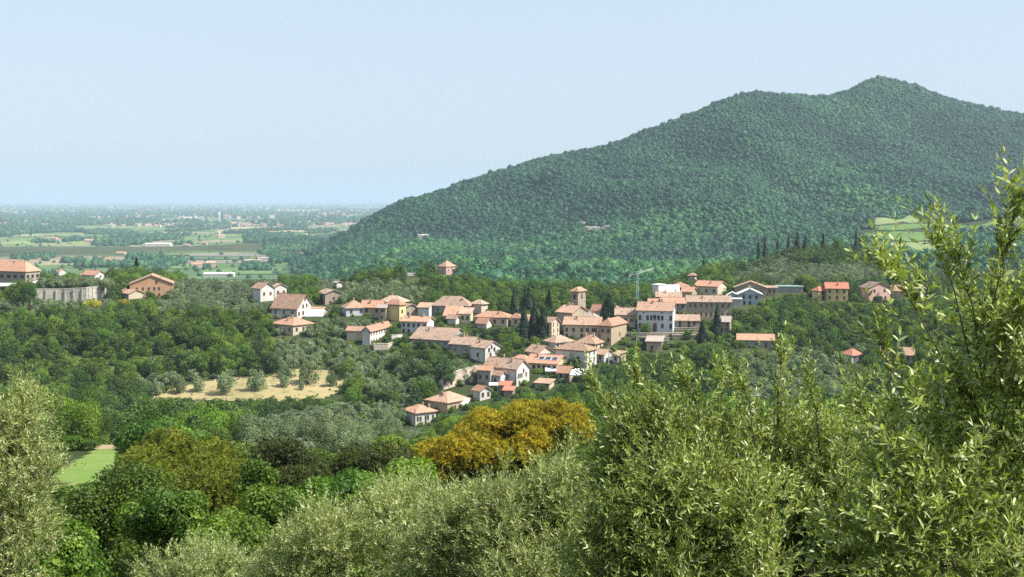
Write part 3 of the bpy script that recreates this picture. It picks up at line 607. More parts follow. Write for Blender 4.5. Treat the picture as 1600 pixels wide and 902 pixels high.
# palace
r_, (La, Lb, H, rz, kind) = house(PAL[:11] + ('',), 'palace', 'palace', shut=1)
def pal_w(px, py, wd, ht, k=1):
    Y = depth_of(PAL[3]); x = (px - 996) / 55 * La - La / 2; z = (PAL[3] - py) / F * Y; return window(r_, x, -Lb / 2 - .004, z, 0, wd, ht, k)
for px in (1000, 1012, 1017.8, 1029, 1034.8, 1048): pal_w(px, 497.5, .95, 1.8)
for px in (1000, 1012, 1035, 1048): pal_w(px, 510, .95, 1.8)
for px in (1006, 1034): pal_w(px, 489.5, .6, .5, 0)
Yp = depth_of(PAL[3])
def arch_part(name, px, top, bot, wd, mat, par, x=None, fy=None, fr=True):
    H_ = (bot - top) / F * Yp; x = (px - 996) / 55 * La - La / 2 if x is None else x; z0 = (PAL[3] - bot) / F * Yp; fy = -Lb / 2 if fy is None else fy
    def arch(mb, rx, y0, y1, zz0, zz1, m=0):
        pts = [(-rx, zz0), (rx, zz0)] + [(rx * math.cos(t * math.pi / 8), zz1 - rx + rx * math.sin(t * math.pi / 8)) for t in range(9)]
        n = len(pts); mb.solid([(p, y0, q) for p, q in pts] + [(p, y1, q) for p, q in pts], [tuple(range(n)), tuple(range(2 * n - 1, n - 1, -1))] + [(i, i + n, (i + 1) % n + n, (i + 1) % n) for i in range(n)], m)
    mb = MB(); arch(mb, wd / 2 + .22, -.06, 0, 0, H_ + .2); o = link(name + '_surround', mb.mesh(name, [M['frame_stone']]), par, (x, fy - .004, z0))
    mb = MB(); arch(mb, wd / 2, -.09, -.05, 0.02, H_); link(name, mb.mesh(name, [mat]), o)
arch_part('arched_window', 1023.2, 492.5, 501.5, 1.1, M['shutter_green'], r_)
arch_part('door', 1023.2, 506, 519, 1.5, M['wood'], r_)
mb = MB(); mb.box(-1.2, 1.2, -.7, 0, 0, .15)
for q in range(9): mb.box(-1.15 + q * .28, -1.1 + q * .28, -.68, -.64, .15, 1.0)
mb.box(-1.2, 1.2, -.7, -.62, 1.0, 1.07); link('balcony', mb.mesh('balcony', [M['frame_stone']]), r_, (0, -Lb / 2 - .06, (PAL[3] - 503.5) / F * Yp))
# church and tower
house(CHU, 'church', 'church')
T_ = house(TOW[:11] + ('',), 'bell_tower', 'bell tower'); tr = T_[0]; La, Lb, H, rz, _ = T_[1]
for rot, fx, fy in ((0, 0, -Lb / 2), (R(90), La / 2, 0)):
    mb = MB(); pts = [(-.55, 0), (.55, 0)] + [(.55 * math.cos(t * math.pi / 8), 1.5 + .55 * math.sin(t * math.pi / 8)) for t in range(9)]; n = len(pts)
    mb.solid([(p, -.05, q) for p, q in pts] + [(p, 0, q) for p, q in pts], [tuple(range(n)), tuple(range(2 * n - 1, n - 1, -1))] + [(i, i + n, (i + 1) % n + n, (i + 1) % n) for i in range(n)])
    o = link('belfry_opening', mb.mesh('belfry_opening', [M['glass']]), tr, (fx, fy, H - 3.0)); o.rotation_euler = (0, 0, rot)  # dark panel standing in for the shade inside; nothing is cut
    s = MB(); s.box(-.75, -.57, -.1, 0, -.1, 1.5); s.box(.57, .75, -.1, 0, -.1, 1.5); s.box(-.8, .8, -.14, 0, -.25, -.1); link('belfry_frame', s.mesh('belfry_frame', [M['stone']]), o)
    for q in (-.28, .28):
        w_ = window(tr, fx + (q if rot == 0 else 0), fy + (q if rot else 0), 4.2, rot, .32, 1.0, 0)
mb = MB()
for zz in (H - 3.6, H - .35): mb.box(-La / 2 - .12, La / 2 + .12, -Lb / 2 - .12, Lb / 2 + .12, zz, zz + .22)
link('string_course', mb.mesh('string_course', [M['pale_stone']]), tr)

# ---------------------------------------------------------------- stone and garden walls
def wall(name, label, pts, top_bot, th, mat, cat='wall', crenel=False, openings=(), coping=True, batter=0.):
    """free standing or retaining wall along picture columns: pts (px, depth); top_bot (row top, row bottom)"""
    root = link(name, None, None, ((pts[0][0] - CX) / F * pts[0][1], pts[0][1], -(top_bot[0][1] - HY) / F * pts[0][1])); tag(root, label, cat)
    o0 = root.location; mb = MB(); cp = MB(); n = len(pts); fr, bk, ft, bt = [], [], [], []
    W_ = []
    for (px, Y), (a, b_) in zip(pts, top_bot):
        x = (px - CX) / F * Y; W_.append((Vector((x, Y - batter, -(b_ - HY) / F * Y - 3)) - o0, Vector((x, Y, -(a - HY) / F * Y)) - o0))
    for i in range(n - 1):
        (b0, t0), (b1, t1) = W_[i], W_[i + 1]; d = (b1 - b0); nrm = Vector((-d.y, d.x, 0)).normalized() * th
        if nrm.y < 0: nrm = -nrm
        mb.solid([b0, b1, t1, t0, b0 + nrm, b1 + nrm, t1 + nrm, t0 + nrm], [(0, 1, 2, 3), (5, 4, 7, 6), (3, 2, 6, 7), (1, 5, 6, 2), (4, 0, 3, 7), (4, 5, 1, 0)])
        up = Vector((0, 0, .16)); ov = nrm.normalized() * .08
        a0, a1 = t0 - ov, t1 - ov; c0, c1 = t0 + nrm + ov, t1 + nrm + ov; e = Vector((0, 0, .004))
        cp.solid([a0 + e, a1 + e, c1 + e, c0 + e, a0 + up, a1 + up, c1 + up, c0 + up], [(3, 2, 1, 0), (4, 5, 6, 7), (0, 1, 5, 4), (1, 2, 6, 5), (2, 3, 7, 6), (3, 0, 4, 7)])
        if crenel:
            k = max(2, int(d.length / 3.2))
            for q in range(k):
                p = b0.lerp(b1, (q + .5) / k); tt = t0.lerp(t1, (q + .5) / k); mb.box(p.x - .25, p.x + .25, p.y - .5, p.y, p.z, tt.z - .2)
    mb.build('masonry', M[mat], root)
    if coping: cp.build('coping', M['pale_stone'], root)
    for (px, py, wd, ht, Y) in openings:
        s = MB(); s.box(-wd / 2, wd / 2, -.06, 0, -ht / 2, ht / 2); o = link('opening', s.mesh('opening', [M['glass']]), root, Vector(zpt(px, py, Y)) - o0)  # dark plate painted as the shaded hollow; the wall stays solid
    return root
D = depth_of
wall('retaining_wall', 'long stained concrete retaining wall with buttresses under a row of olives', [(48, 520), (95, 523), (135, 524), (166, 540)], [(452, 472), (452, 470), (450, 466), (446, 460)], .8, 'concrete', crenel=True)
wall('retaining_wall', 'great sloping pinkish stone wall with two dark slit openings', [(686, 418), (694, 417), (720, 421), (747, 424)], [(596, 622), (589, 620), (579, 612), (572, 608)], 1.2, 'pale_stone', openings=[(695, 597, .9, 1.9, 415.2), (705.5, 597, .7, 1.9, 416.6)], batter=3.5)
wall('garden_wall', 'low cream garden wall under the long white terrace house', [(584, 450), (606, 451), (622, 462), (637, 463)], [(537, 549), (538, 549), (533, 542), (530, 540)], .6, 'pale_stone')
wall('terrace_wall', 'long grey terrace wall in front of the white palace', [(986, 466), (1035, 465), (1098, 468)], [(521, 527), (521, 527), (520, 526)], .6, 'stone')
wall('terrace_wall', 'rough stone wall below the right end of the palace terrace', [(1050, 463), (1085, 462), (1098, 466)], [(524, 536), (524, 538), (523, 538)], .8, 'stone')
wall('arcade_wall', 'low wall with dark round arches below the palace terrace', [(994, 461), (1046, 460)], [(527, 534), (528, 534)], .5, 'pale_stone', openings=[(1004, 531, 2.2, 1.0, 459.8), (1015, 531, 2.2, 1.0, 459.8), (1026, 531, 2.2, 1.0, 459.8)])
wall('garden_wall', 'curved white garden wall right of the long white terrace house', [(612, 458), (622, 459), (629, 463)], [(524, 531), (523, 531), (523, 530)], .4, 'white_plaster')
wall('garden_wall', 'stone yard wall with pillars behind the palace right side', [(1052, 474), (1092, 474)], [(513, 519), (512, 518)], .5, 'stone')
wall('roadside_wall', 'pale wall climbing between the barn and the hillside houses', [(800, 452), (812, 449), (824, 450)], [(560, 568), (556, 565), (549, 562)], .4, 'pale_stone')
def awning(label, px, py, Y, wd, dp, tilt, name='awning', mat='white_fabric', turn=0):
    root = link(name, None, None, zpt(px, py, Y)); tag(root, label, 'awning' if name == 'awning' else 'parasol'); root.rotation_euler = (0, 0, turn)
    if name == 'awning':
        mb = MB(); a = [(-wd / 2, -dp / 2, 0), (wd / 2, -dp / 2, 0), (wd / 2, dp / 2, tilt), (-wd / 2, dp / 2, tilt)]; b_ = [(p[0], p[1], p[2] + .06) for p in a]
        mb.solid(a + b_, [(3, 2, 1, 0), (4, 5, 6, 7), (0, 1, 5, 4), (1, 2, 6, 5), (2, 3, 7, 6), (3, 0, 4, 7)]); mb.box(-wd / 2, wd / 2, -dp / 2 - .03, -dp / 2, -.3, .06); mb.build('canopy', M[mat], root)
        for s in (-1, 1): q = MB(); q.tube([(s * (wd / 2 - .1), -dp / 2 + .1, 0), (s * (wd / 2 - .1), -dp / 2 + .1, -3.5)], .05, 5); q.build('post', M['grey_plaster'], root)
    else:
        mb = MB(); n = 8
        for k in range(n):
            a, b_ = 2 * math.pi * k / n, 2 * math.pi * (k + 1) / n
            mb.poly([(wd / 2 * math.cos(a), wd / 2 * math.sin(a), 0), (wd / 2 * math.cos(b_), wd / 2 * math.sin(b_), 0), (0, 0, .8)])
            mb.poly([(wd / 2 * math.cos(b_), wd / 2 * math.sin(b_), -.2), (wd / 2 * math.cos(b_), wd / 2 * math.sin(b_), 0), (wd / 2 * math.cos(a), wd / 2 * math.sin(a), 0), (wd / 2 * math.cos(a), wd / 2 * math.sin(a), -.2)])
        mb.build('canopy', M[mat], root); q = MB(); q.tube([(0, 0, .8), (0, 0, -2.8)], .05, 6); q.build('pole', M['grey_plaster'], root)
awning('large white awning against the gable of the big white house', 491, 493, 484, 7.4, 4.5, 2.0)
awning('cream awning on the right end of the beige hipped house', 724, 632, 399, 3.8, 2.2, 1.6, turn=R(-20))
awning('square white awning in front of the low ochre house', 904, 585, 418, 5.2, 4, 1.6, turn=R(-18))
awning('small white awning by the dark faced small house', 771, 601, 412, 3.0, 1.6, .5)
awning('white awning beside the small cream house at the right end of the lower village', 957, 561, 440, 2.4, 1.6, .8)
awning('low white awning under the window row of the solar panel house', 862, 579, 428, 4.5, 1.8, .8)
awning('white parasol on the terrace, upper one of two beside the big villa', 66, 438, 560, 5, 0, 0, 'parasol')
awning('white parasol on the terrace, lower one of two beside the big villa', 58, 441, 548, 4.4, 0, 0, 'parasol')
awning('long white canopy below the big villa at the left edge', 6, 446, 545, 9, 5, .8)
# crane mast behind the village
root = link('tower_crane', None, None, zpt(996, 482, 512)); tag(root, 'slim pale blue crane mast with a jib pointing up to the right', 'crane')
Hc = (482 - 428) / F * 512; mb = MB()
for a in (-.35, .35):
    for b_ in (-.35, .35): mb.tube([(a, b_, -2), (a, b_, Hc)], .09, 4)
for k in range(int(Hc)): 
    z0 = k * 1.0; s = 1 if k % 2 else -1
    mb.tube([(-.35 * s, -.35, z0), (.35 * s, -.35, z0 + 1)], .05, 4); mb.tube([(.35, -.35 * s, z0), (.35, .35 * s, z0 + 1)], .05, 4)
mb.build('mast', M['blue_paint'], root)
mb = MB(); tip = Vector((6.8, .8, Hc + 2.0))
for a in (-.25, .25): mb.tube([(0, a, Hc), (tip.x, tip.y + a * .5, tip.z)], .08, 4)
mb.tube([(0, 0, Hc + .9), (tip.x, tip.y, tip.z + .1)], .07, 4)
for k in range(9):
    p = Vector((0, 0, Hc)).lerp(tip, k / 9); q = Vector((0, 0, Hc + .9)).lerp(tip, (k + .5) / 9); mb.tube([p, q], .04, 4)
mb.build('jib', M['white_sheet'], root); mb = MB(); mb.tube([(0, 0, Hc), (-2.8, -.3, Hc - .3)], .12, 4); mb.box(-3.4, -2.6, -.5, .3, Hc - 1.2, Hc - .2); mb.build('counterweight', M['concrete'], root)
def pole(label, px, top, bot, Y, mat='wood', arm=True):
    root = link('utility_pole', None, None, zpt(px, bot, Y)); tag(root, label, 'utility pole'); Hh = (bot - top) / F * Y
    mb = MB(); mb.tube([(0, 0, -1), (0, 0, Hh)], [.16, .10], 7); mb.build('post', M[mat], root)
    if arm: mb = MB(); mb.box(-.7, .7, -.06, .06, Hh - .7, Hh - .55); [mb.box(a - .05, a + .05, -.05, .05, Hh - .55, Hh - .3) for a in (-.6, 0, .6)]; mb.build('crossarm', M[mat], root)
pole('brown utility pole between the olive hedge and the small orange house', 130, 409, 440, 530)
pole('thin pale pole behind the stone house with one window', 484, 438, 462, 640, 'concrete')
pole('pale pole at the woods edge near the grey field barn', 621, 423, 440, 900, 'concrete')
pole('thin brown pole standing on the scrub below the concrete wall', 48, 464, 494, 500, 'wood', False)
pole('dark pole rising from the lowest white house', 648.5, 640, 662, 382, 'wood', False)
pole('pole beside the tall house with white left wall', 951, 540, 566, 430, 'concrete')
# summit station
Y = 2905; root = link('summit_hut', None, None, zpt(1374, 124, Y)); tag(root, 'tiny pink hut with antennas on the mountain summit', 'hut')
mb = MB(); mb.box(-7, 7, -4, 4, -6, 5); mb.build('walls', M['pink_plaster'], root); link('roof', roof_mesh('roof', 'gA', 14, 8, 2.5, M['terracotta']), root, (0, 0, 5))
for x in (-3, 2): mb = MB(); mb.tube([(x, 0, 5), (x, 0, 15)], .5, 4); mb.build('antenna', M['white_sheet'], root)
# pale rock scars on the mountain
M['rock'] = surf_mat('rock', (.40, .39, .34), (.27, .27, .23), .08, .95, .8, (.22, .24, .18), .1, .3)
for k, (px, py, wd, ht, lab) in enumerate([(931, 363, 20, 4.5, 'largest pale rock scar in the mountain forest'), (948, 359, 8, 2.5, 'slanting pale rock right beside the largest rock scar'), (911, 354, 4, 2, 'small pale rock up left of the largest rock scar'), (662, 377, 3, 6, 'small white rock standing alone low on the left flank of the mountain'), (850, 369, 3, 2, 'small pale rock left of the largest rock scar'), (981, 370, 4, 2, 'small pale rock right of the largest rock scar')]):
    q = hit(px, py, y0=900)
    if not q: continue
    n = 14; mb = MB(); rs = random.Random(k)
    for j in range(n):
        s = (rs.uniform(.3, 1) * ht) / F * q[1]; xx = (j / (n - 1) - .5) * wd / F * q[1]; yy = rs.uniform(-5, 12)
        v = [(xx + s * a * rs.uniform(.8, 1.6), yy + s * b_ * rs.uniform(.6, 1), 4 + (rs.uniform(.6, 1.2) * s * c_)) for a in (-1, 1) for b_ in (-1, 1) for c_ in (-.8, 1)]
        mb.solid(v, [(0, 1, 3, 2), (4, 6, 7, 5), (0, 4, 5, 1), (2, 3, 7, 6), (1, 5, 7, 3), (0, 2, 6, 4)])
    o = mb.build('rock_outcrop', M['rock']); o.location = (q[0], q[1] - 6, gz(q[0], q[1] - 6) + 1); tag(o, lab, 'rock')
# ---------------------------------------------------------------- foliage generators
def unit(n, g): v = g.normal(size=(n, 3)); return v / np.linalg.norm(v, axis=1, keepdims=True)
def norm(v): return v / (np.linalg.norm(v, axis=1, keepdims=True) + 1e-9)
def quads(P, Nn, ln, wd, g, fold=0., axis=None):
    """leaf shaped quads: centre P, facing Nn, length ln, width wd"""
    a = np.cross(Nn, unit(len(P), g)) if axis is None else axis - Nn * (axis * Nn).sum(1, keepdims=True)
    a = norm(a); b = np.cross(Nn, a); ln = np.broadcast_to(ln, len(P))[:, None]; wd = np.broadcast_to(wd, len(P))[:, None]
    V = np.stack([P - a * ln / 2, P + b * wd / 2 - a * ln * .08, P + a * ln / 2, P - b * wd / 2 - a * ln * .08], 1)
    return V.reshape(-1, 3), np.arange(len(P) * 4).reshape(-1, 4)
def lobes(g, K, rx, rz, zc, r0, r1, flat=0.):
    c_ = unit(K, g) * (g.random((K, 1)) ** .45); c_[:, 2] = np.abs(c_[:, 2]) * (1 - flat) - .30 * (g.random(K) < .45)
    C_ = c_ * [rx, rx, rz]; C_[:, 2] += zc; return C_, g.uniform(r0, r1, K)
def crown_cloud(g, n, size, Cn, Rd, asp=.62, up=.35, jit=.75, hole=.0):
    k = g.choice(len(Rd), n, p=Rd ** 2 / (Rd ** 2).sum()); d = unit(n, g); d[:, 2] += up; d = norm(d)
    P = Cn[k] + d * (Rd[k] * g.uniform(.72, 1.08, n))[:, None]
    ctr = Cn.mean(0); Nn = norm(d + unit(n, g) * jit)
    V, Fq = quads(P, Nn, size * g.uniform(.6, 1.3, n), size * asp * g.uniform(.6, 1.2, n), g)
    lt = g.random(len(Rd)); tint = np.clip(.55 * lt[k] + .45 * g.random(n), 0, 1); return V, Fq, tint
def tree_parts(kind, seed, lod):
    """crown and trunk meshes of a tree about 8 m tall"""
    g = np.random.default_rng(seed); fine = lod == 'near'
    if kind == 'broad':
        Cn, Rd = lobes(g, 22 + seed % 4, 2.8, 4.6, 2.2, .95, 1.6); nl, sz = (12000, .26) if fine else (3000, .48); mt = 'broad'
    elif kind == 'bush':
        Cn, Rd = lobes(g, 13, 2.2, 2.3, .9, .7, 1.2); nl, sz = (9000, .18) if fine else (1500, .42); mt = 'broad'
    elif kind == 'olive':
        Cn, Rd = lobes(g, 26 + seed % 4, 2.3, 2.9, 1.1, .65, .95, .05); nl, sz = (12000, .16) if fine else (2400, .34); mt = 'olive'
    elif kind == 'cypress':
        n = 3200; t = g.random(n) ** .9; rad = .95 * np.sin(np.clip(t * 1.02 + .06, 0, 1) ** .75 * math.pi) ** .62 * (1 - t * .35) + .04
        an = g.uniform(0, 2 * math.pi, n); rr = rad * g.uniform(.78, 1.06, n) * (1 + .12 * np.sin(an * 3 + t * 9)); P = np.stack([rr * np.cos(an), rr * np.sin(an), .3 + t * 11.7], 1)
        Nn = norm(np.stack([np.cos(an), np.sin(an), np.full(n, .3)], 1) + unit(n, g) * .5)
        V, Fq = quads(P, Nn, .55, .24, g, axis=np.tile([0., 0, 1], (n, 1)) + unit(n, g) * .35)
        me = mesh_np('crown', V, Fq, M['cypress'], tint=np.clip(g.random(n), 0, 1)); tb = MB(); tb.tube([(0, 0, -1), (0, 0, 5), (0, 0, 11)], [.22, .15, .04], 6); return me, tb.mesh('trunk', M['bark'])
    elif kind == 'conifer':
        n = 3400; t = g.random(n) ** .8; lay = np.floor(t * 13) / 13; rad = 2.6 * (1 - t) ** .8 * (.75 + .35 * ((t * 13) % 1 < .6)); an = g.uniform(0, 2 * math.pi, n); rr = rad * g.uniform(.45, 1.08, n) * (1 + .2 * np.sin(an * 5 + lay * 30))
        P = np.stack([rr * np.cos(an), rr * np.sin(an), 1 + t * 11.3 - rr * .22], 1)
        V, Fq = quads(P, norm(unit(n, g) * .5 + [0, 0, 1]), .6, .3, g); me = mesh_np('crown', V, Fq, M['cypress'], tint=g.random(n))
        tb = MB(); tb.tube([(0, 0, -1), (0, 0, 11.5)], [.25, .04], 6); return me, tb.mesh('trunk', M['bark'])
    V, Fq, ti = crown_cloud(g, nl, sz, Cn, Rd); me = mesh_np('crown', V, Fq, M[mt], tint=ti)
    tb = MB(); bm_ = 'olive_bark' if kind == 'olive' else 'bark'; top = Cn[:, 2].min()
    tb.tube([(0, 0, -1.2), (.1, 0, top * .5), (0, .1, top)], [.32, .24, .17], 7)
    for q in g.choice(len(Rd), 6, replace=False): e = Cn[q]; tb.tube([(0, .1, top * .7), tuple(e * [.45, .45, .8]), tuple(e)], [.15, .1, .04], 5)
    return me, tb.mesh('trunk', M[bm_])
LIB = {}
for kind, n in (('broad', 6), ('bush', 3), ('olive', 5), ('cypress', 3), ('conifer', 2)):
    LIB[kind, 'mid'] = [tree_parts(kind, 10 + i, 'mid') for i in range(n)]
for kind, n in (('broad', 3), ('olive', 2)): LIB[kind, 'near'] = [tree_parts(kind, 40 + i, 'near') for i in range(n)]
LIB['dark', 'mid'] = []
for cm, tm in LIB['broad', 'mid']: c2 = cm.copy(); c2.materials[0] = M['dark_broad']; LIB['dark', 'mid'].append((c2, tm))
NM = {'dark': ('broadleaf_tree', 'tree'), 'broad': ('broadleaf_tree', 'tree'), 'bush': ('bush', 'bush'), 'olive': ('olive_tree', 'olive tree'), 'cypress': ('cypress_tree', 'cypress'), 'conifer': ('conifer_tree', 'conifer')}
def plant(kind, x, y, s, label, group=None, lod='mid', sx=1., z=None, i=None, rot=None, mats=None):
    lib = LIB[kind, lod if (kind, lod) in LIB else 'mid']; cm, tm = lib[(i if i is not None else random.randrange(99)) % len(lib)]
    nm, cat = NM[kind]; root = link(nm, None, None, (x, y, (gz(x, y) if z is None else z) - .05)); root.scale = (s * sx, s * sx, s); root.rotation_euler = (0, 0, random.uniform(0, 6.28) if rot is None else rot)
    tag(root, label, cat, group); link('crown', cm, root); link('trunk', tm, root); return root

# ---------------------------------------------------------------- cypresses and other single trees of the village
CYP = [(803.5, 451, 497, 490, 8, 'slim cypress standing first from the left in the village cypress row'),
       (820, 455, 520, 500, 11, 'cypress behind the short front cypress, second in the village row'), (826, 450, 515, 496, 13, 'tallest broad cypress in the middle of the village row'),
       (819, 479, 528, 462, 10, 'short cypress standing in front of the village row'), (835, 474, 528, 463, 12, 'dark cypress close right of the short front cypress'),
       (849, 483, 531, 461, 11, 'tapered cypress at the right end of the village row, in front of the dark conifer'),
       (952, 461, 503, 488, 17, 'lone broad cypress left of the white palace'), (1099.5, 406, 437, 640, 6, 'lone small cypress up the slope above the cream ended house'),
       (1121, 474, 533, 462, 9, 'right one of the two cypresses before the long dark building'), (1098, 502, 545, 455, 11, 'left one of the two cypresses before the long dark building'),
       (549, 455, 476, 545, 8, 'small cypress right of the stone house with one window'), (479, 449, 463, 640, 5, 'little cypress behind the tall white gable'),
       (1185, 373, 405, 690, 5, 'cypress at the left end of the hilltop row'), (1195.5, 374, 413, 690, 7, 'broad cypress second from the left on the hilltop'), (1215, 374, 402, 705, 5, 'cypress third from the left on the hilltop'),
       (1232, 366, 396, 705, 5, 'cypress fourth from the left on the hilltop'), (1246, 366, 404, 700, 8, 'tallest cypress of the hilltop row'), (1258.5, 368, 399, 702, 7, 'cypress right beside the tallest hilltop cypress'),
       (1338, 361, 388, 720, 6, 'cypress at the right end of the hilltop'), (1344, 371, 392, 722, 4, 'small cypress touching the right end hilltop cypress'), (673, 411, 432, 990, 4, 'tiny cypress left of the lone pink villa'), (667, 416, 432, 990, 3, 'smallest cypress left of the lone pink villa')]
for k, (px, top, bot, Y, wpx, lab) in enumerate(CYP):
    x = (px - CX) / F * Y; zb = min(gz(x, Y), -(bot - HY) / F * Y); ztop = -(top - (3 if Y > 600 else 1) - HY) / F * Y; s = (ztop - zb) / 12.
    plant('cypress', x, Y, s, lab, 'cypresses', z=zb, i=k, sx=(wpx / F * Y) / (2.05 * s) * (1.75 if Y < 560 else 1.4))
for px, top, bot, Y, wpx, lab, kd in [(858, 453, 500, 494, 17, 'tall dark conifer with twin tops behind the right end of the cypress row', 'conifer'), (854, 462, 500, 500, 14, 'shorter conifer leaning on the tall dark conifer', 'conifer'),
                                 (680, 449, 480, 560, 26, 'dark spreading cedar behind the big pink hipped roof', 'conifer'), (1310, 366, 404, 700, 17, 'round dark pine on the hilltop', 'broad'), (1286, 366, 400, 705, 12, 'reddish brown topped tree on the hilltop', 'conifer'),
                                 (213, 403, 432, 640, 16, 'flat topped dark cedar behind the olive hedge', 'conifer')]:
    x = (px - CX) / F * Y; zb = min(gz(x, Y), -(bot - HY) / F * Y); s = (-(top - HY) / F * Y - zb) / (12. if kd == 'conifer' else 8.)
    plant(kd, x, Y, s, lab, z=zb, i=int(px), sx=(wpx / F * Y) / (5.0 * s))

for k, (px, top, bot, Y, wpx) in enumerate([(1158, 400, 440, 640, 34), (1176, 398, 436, 650, 30), (1190, 392, 432, 655, 34), (1208, 386, 424, 670, 34), (1222, 381, 418, 680, 30), (1240, 384, 420, 690, 30), (1262, 379, 416, 690, 34), (1280, 376, 414, 695, 36), (1298, 384, 420, 690, 36), (1318, 380, 418, 700, 36), (1334, 377, 416, 705, 34), (1352, 384, 420, 710, 34), (1368, 392, 424, 705, 34), (1386, 398, 428, 700, 30), (1270, 398, 432, 670, 40), (1304, 400, 434, 670, 40), (1336, 402, 434, 680, 38), (1250, 405, 436, 660, 36), (1142, 410, 444, 630, 30), (1400, 408, 432, 700, 30)]):
    x = (px - CX) / F * Y; zb = min(gz(x, Y), -(bot - HY) / F * Y); s = (-(top + 3 - HY) / F * Y - zb) / 8.; plant('dark', x, Y, s, 'tall round dark tree on top of the cypress knoll', 'round trees on top of the cypress knoll', z=zb, i=k, sx=min(1.4, (wpx / F * Y) / (7. * s)))
for k, (px, top, Y, lab) in enumerate([(742, 511, 470, 0), (755, 507, 468, 0), (768, 511, 470, 0), (780, 508, 466, 0), (792, 513, 468, 0), (804, 511, 465, 0), (750, 526, 457, 0), (765, 529, 455, 0), (782, 526, 457, 0), (798, 524, 455, 0), (813, 532, 452, 0), (790, 545, 447, 0), (805, 549, 446, 0), (738, 524, 466, 0),
    (622, 549, 432, 1), (636, 545, 436, 1), (650, 544, 437, 1), (664, 546, 436, 1), (678, 549, 433, 1), (690, 553, 431, 1), (702, 557, 429, 1), (645, 556, 426, 1), (668, 560, 424, 1), (1170, 478, 520, 2), (1190, 474, 525, 2), (1212, 470, 530, 2), (1235, 474, 525, 2), (1260, 479, 518, 2), (1290, 482, 512, 2), (1320, 480, 515, 2), (1350, 484, 510, 2), (1375, 482, 512, 2), (1400, 485, 510, 2), (1180, 498, 488, 2), (1215, 500, 485, 2), (1250, 500, 486, 2), (1285, 504, 482, 2), (1330, 506, 480, 2), (1365, 508, 478, 2)]):
    x = (px - CX) / F * Y; zb = gz(x, Y); s = (-(top - HY) / F * Y - zb) / 8.
    if s > .25: plant('dark', x, Y, s, ('dark leafy tree in the dense clump between the gabled barn and the cypress row', 'dark leafy tree in the clump below the long pink roofed farm building', 'dark leafy tree in the dense woods below the yellow and pink houses')[lab], ('clump of dark trees by the cypress row', 'clump of dark trees below the farm', 'dark trees below the yellow house')[lab], z=zb, i=k, sx=min(1.3, 1.0 / max(s, .6)))
# ---------------------------------------------------------------- where trees grow: kind by place
OL = [[(200, 600), (262, 590), (330, 585), (335, 612), (262, 612), (205, 628)], [(430, 500), (560, 500), (625, 560), (700, 585), (640, 640), (545, 610), (545, 585), (430, 585)],
      [(390, 668), (480, 655), (560, 636), (640, 636), (664, 668), (664, 728), (540, 732), (385, 728)], [(60, 446), (168, 446), (168, 434), (60, 434)], [(330, 440), (440, 440), (430, 500), (250, 500), (240, 455)],
      [(490, 448), (640, 448), (660, 476), (500, 478)], [(1150, 560), (1350, 555), (1350, 660), (1150, 660)], [(1170, 408), (1240, 408), (1250, 452), (1140, 452)], [(1245, 420), (1700, 415), (1700, 450), (1250, 449)],
      [(0, 478), (170, 472), (170, 500), (0, 505)], [(690, 560), (760, 560), (760, 590), (700, 600)], [(1360, 395), (1600, 395), (1600, 420), (1400, 420)], [(980, 530), (1015, 530), (1030, 560), (985, 565)]]
OPEN = [[(60, 575), (120, 562), (200, 566), (320, 545), (330, 560), (240, 580), (130, 590)], [(0, 497), (150, 485), (150, 493), (0, 507)]]
CLEARP = [np.array(DRYW), np.array(MOW)] + ([np.array(SOIL)] if len(SOIL) > 3 else [])
# what must stay in view: (x0, x1, lowest row that shows, depth)
KEEP = [(px0, px1, t, b_, Y) for px0, px1, t, b_, Y in BOXES] + [(235, 300, 600, 620, 410), (300, 420, 597, 622, 408), (420, 540, 588, 622, 408), (686, 745, 575, 612, 418), (50, 166, 450, 460, 520), (985, 1098, 520, 531, 462), (96, 188, 695, 738, 150), (150, 198, 684, 700, 170), (585, 636, 532, 546, 450), (395, 655, 635, 706, 150), (683, 714, 412, 430, 1000), (988, 1004, 428, 480, 512), (813, 856, 480, 524, 461), (1092, 1126, 480, 535, 455)]
cand = []
g = np.random.default_rng(3)
def jgrid(y0, y1, sp, u0=-.47, u1=.47):
    y = y0
    while y < y1:
        x = u0 * y
        while x < u1 * y:
            yield x + g.uniform(-.42, .42) * sp, y + g.uniform(-.42, .42) * sp
            x += sp
        y += sp
pts = np.array(list(jgrid(85, 760, 4.9))); Zg = height(pts[:, 0], pts[:, 1])
PX = CX + F * pts[:, 0] / pts[:, 1]; PY = HY - F * Zg / pts[:, 1]
isol = np.zeros(len(pts), bool); isop = isol.copy()
for P in OL: isol |= inpoly(PX, PY, P)
for P in OPEN: isop |= inpoly(PX, PY, P)
clr = isol & False
for P in CLEARP: clr |= inpoly(pts[:, 0], pts[:, 1], P)
def in_foot(x, y, m):
    for fx, fy, a, b_, an in FOOT:
        dx, dy = x - fx, y - fy
        if abs(dx) > 26 or abs(dy) > 26: continue
        c_, s_ = math.cos(-an), math.sin(-an); u, v = dx * c_ - dy * s_, dx * s_ + dy * c_
        if abs(u) < a + m and abs(v) < b_ + m: return True
    return False
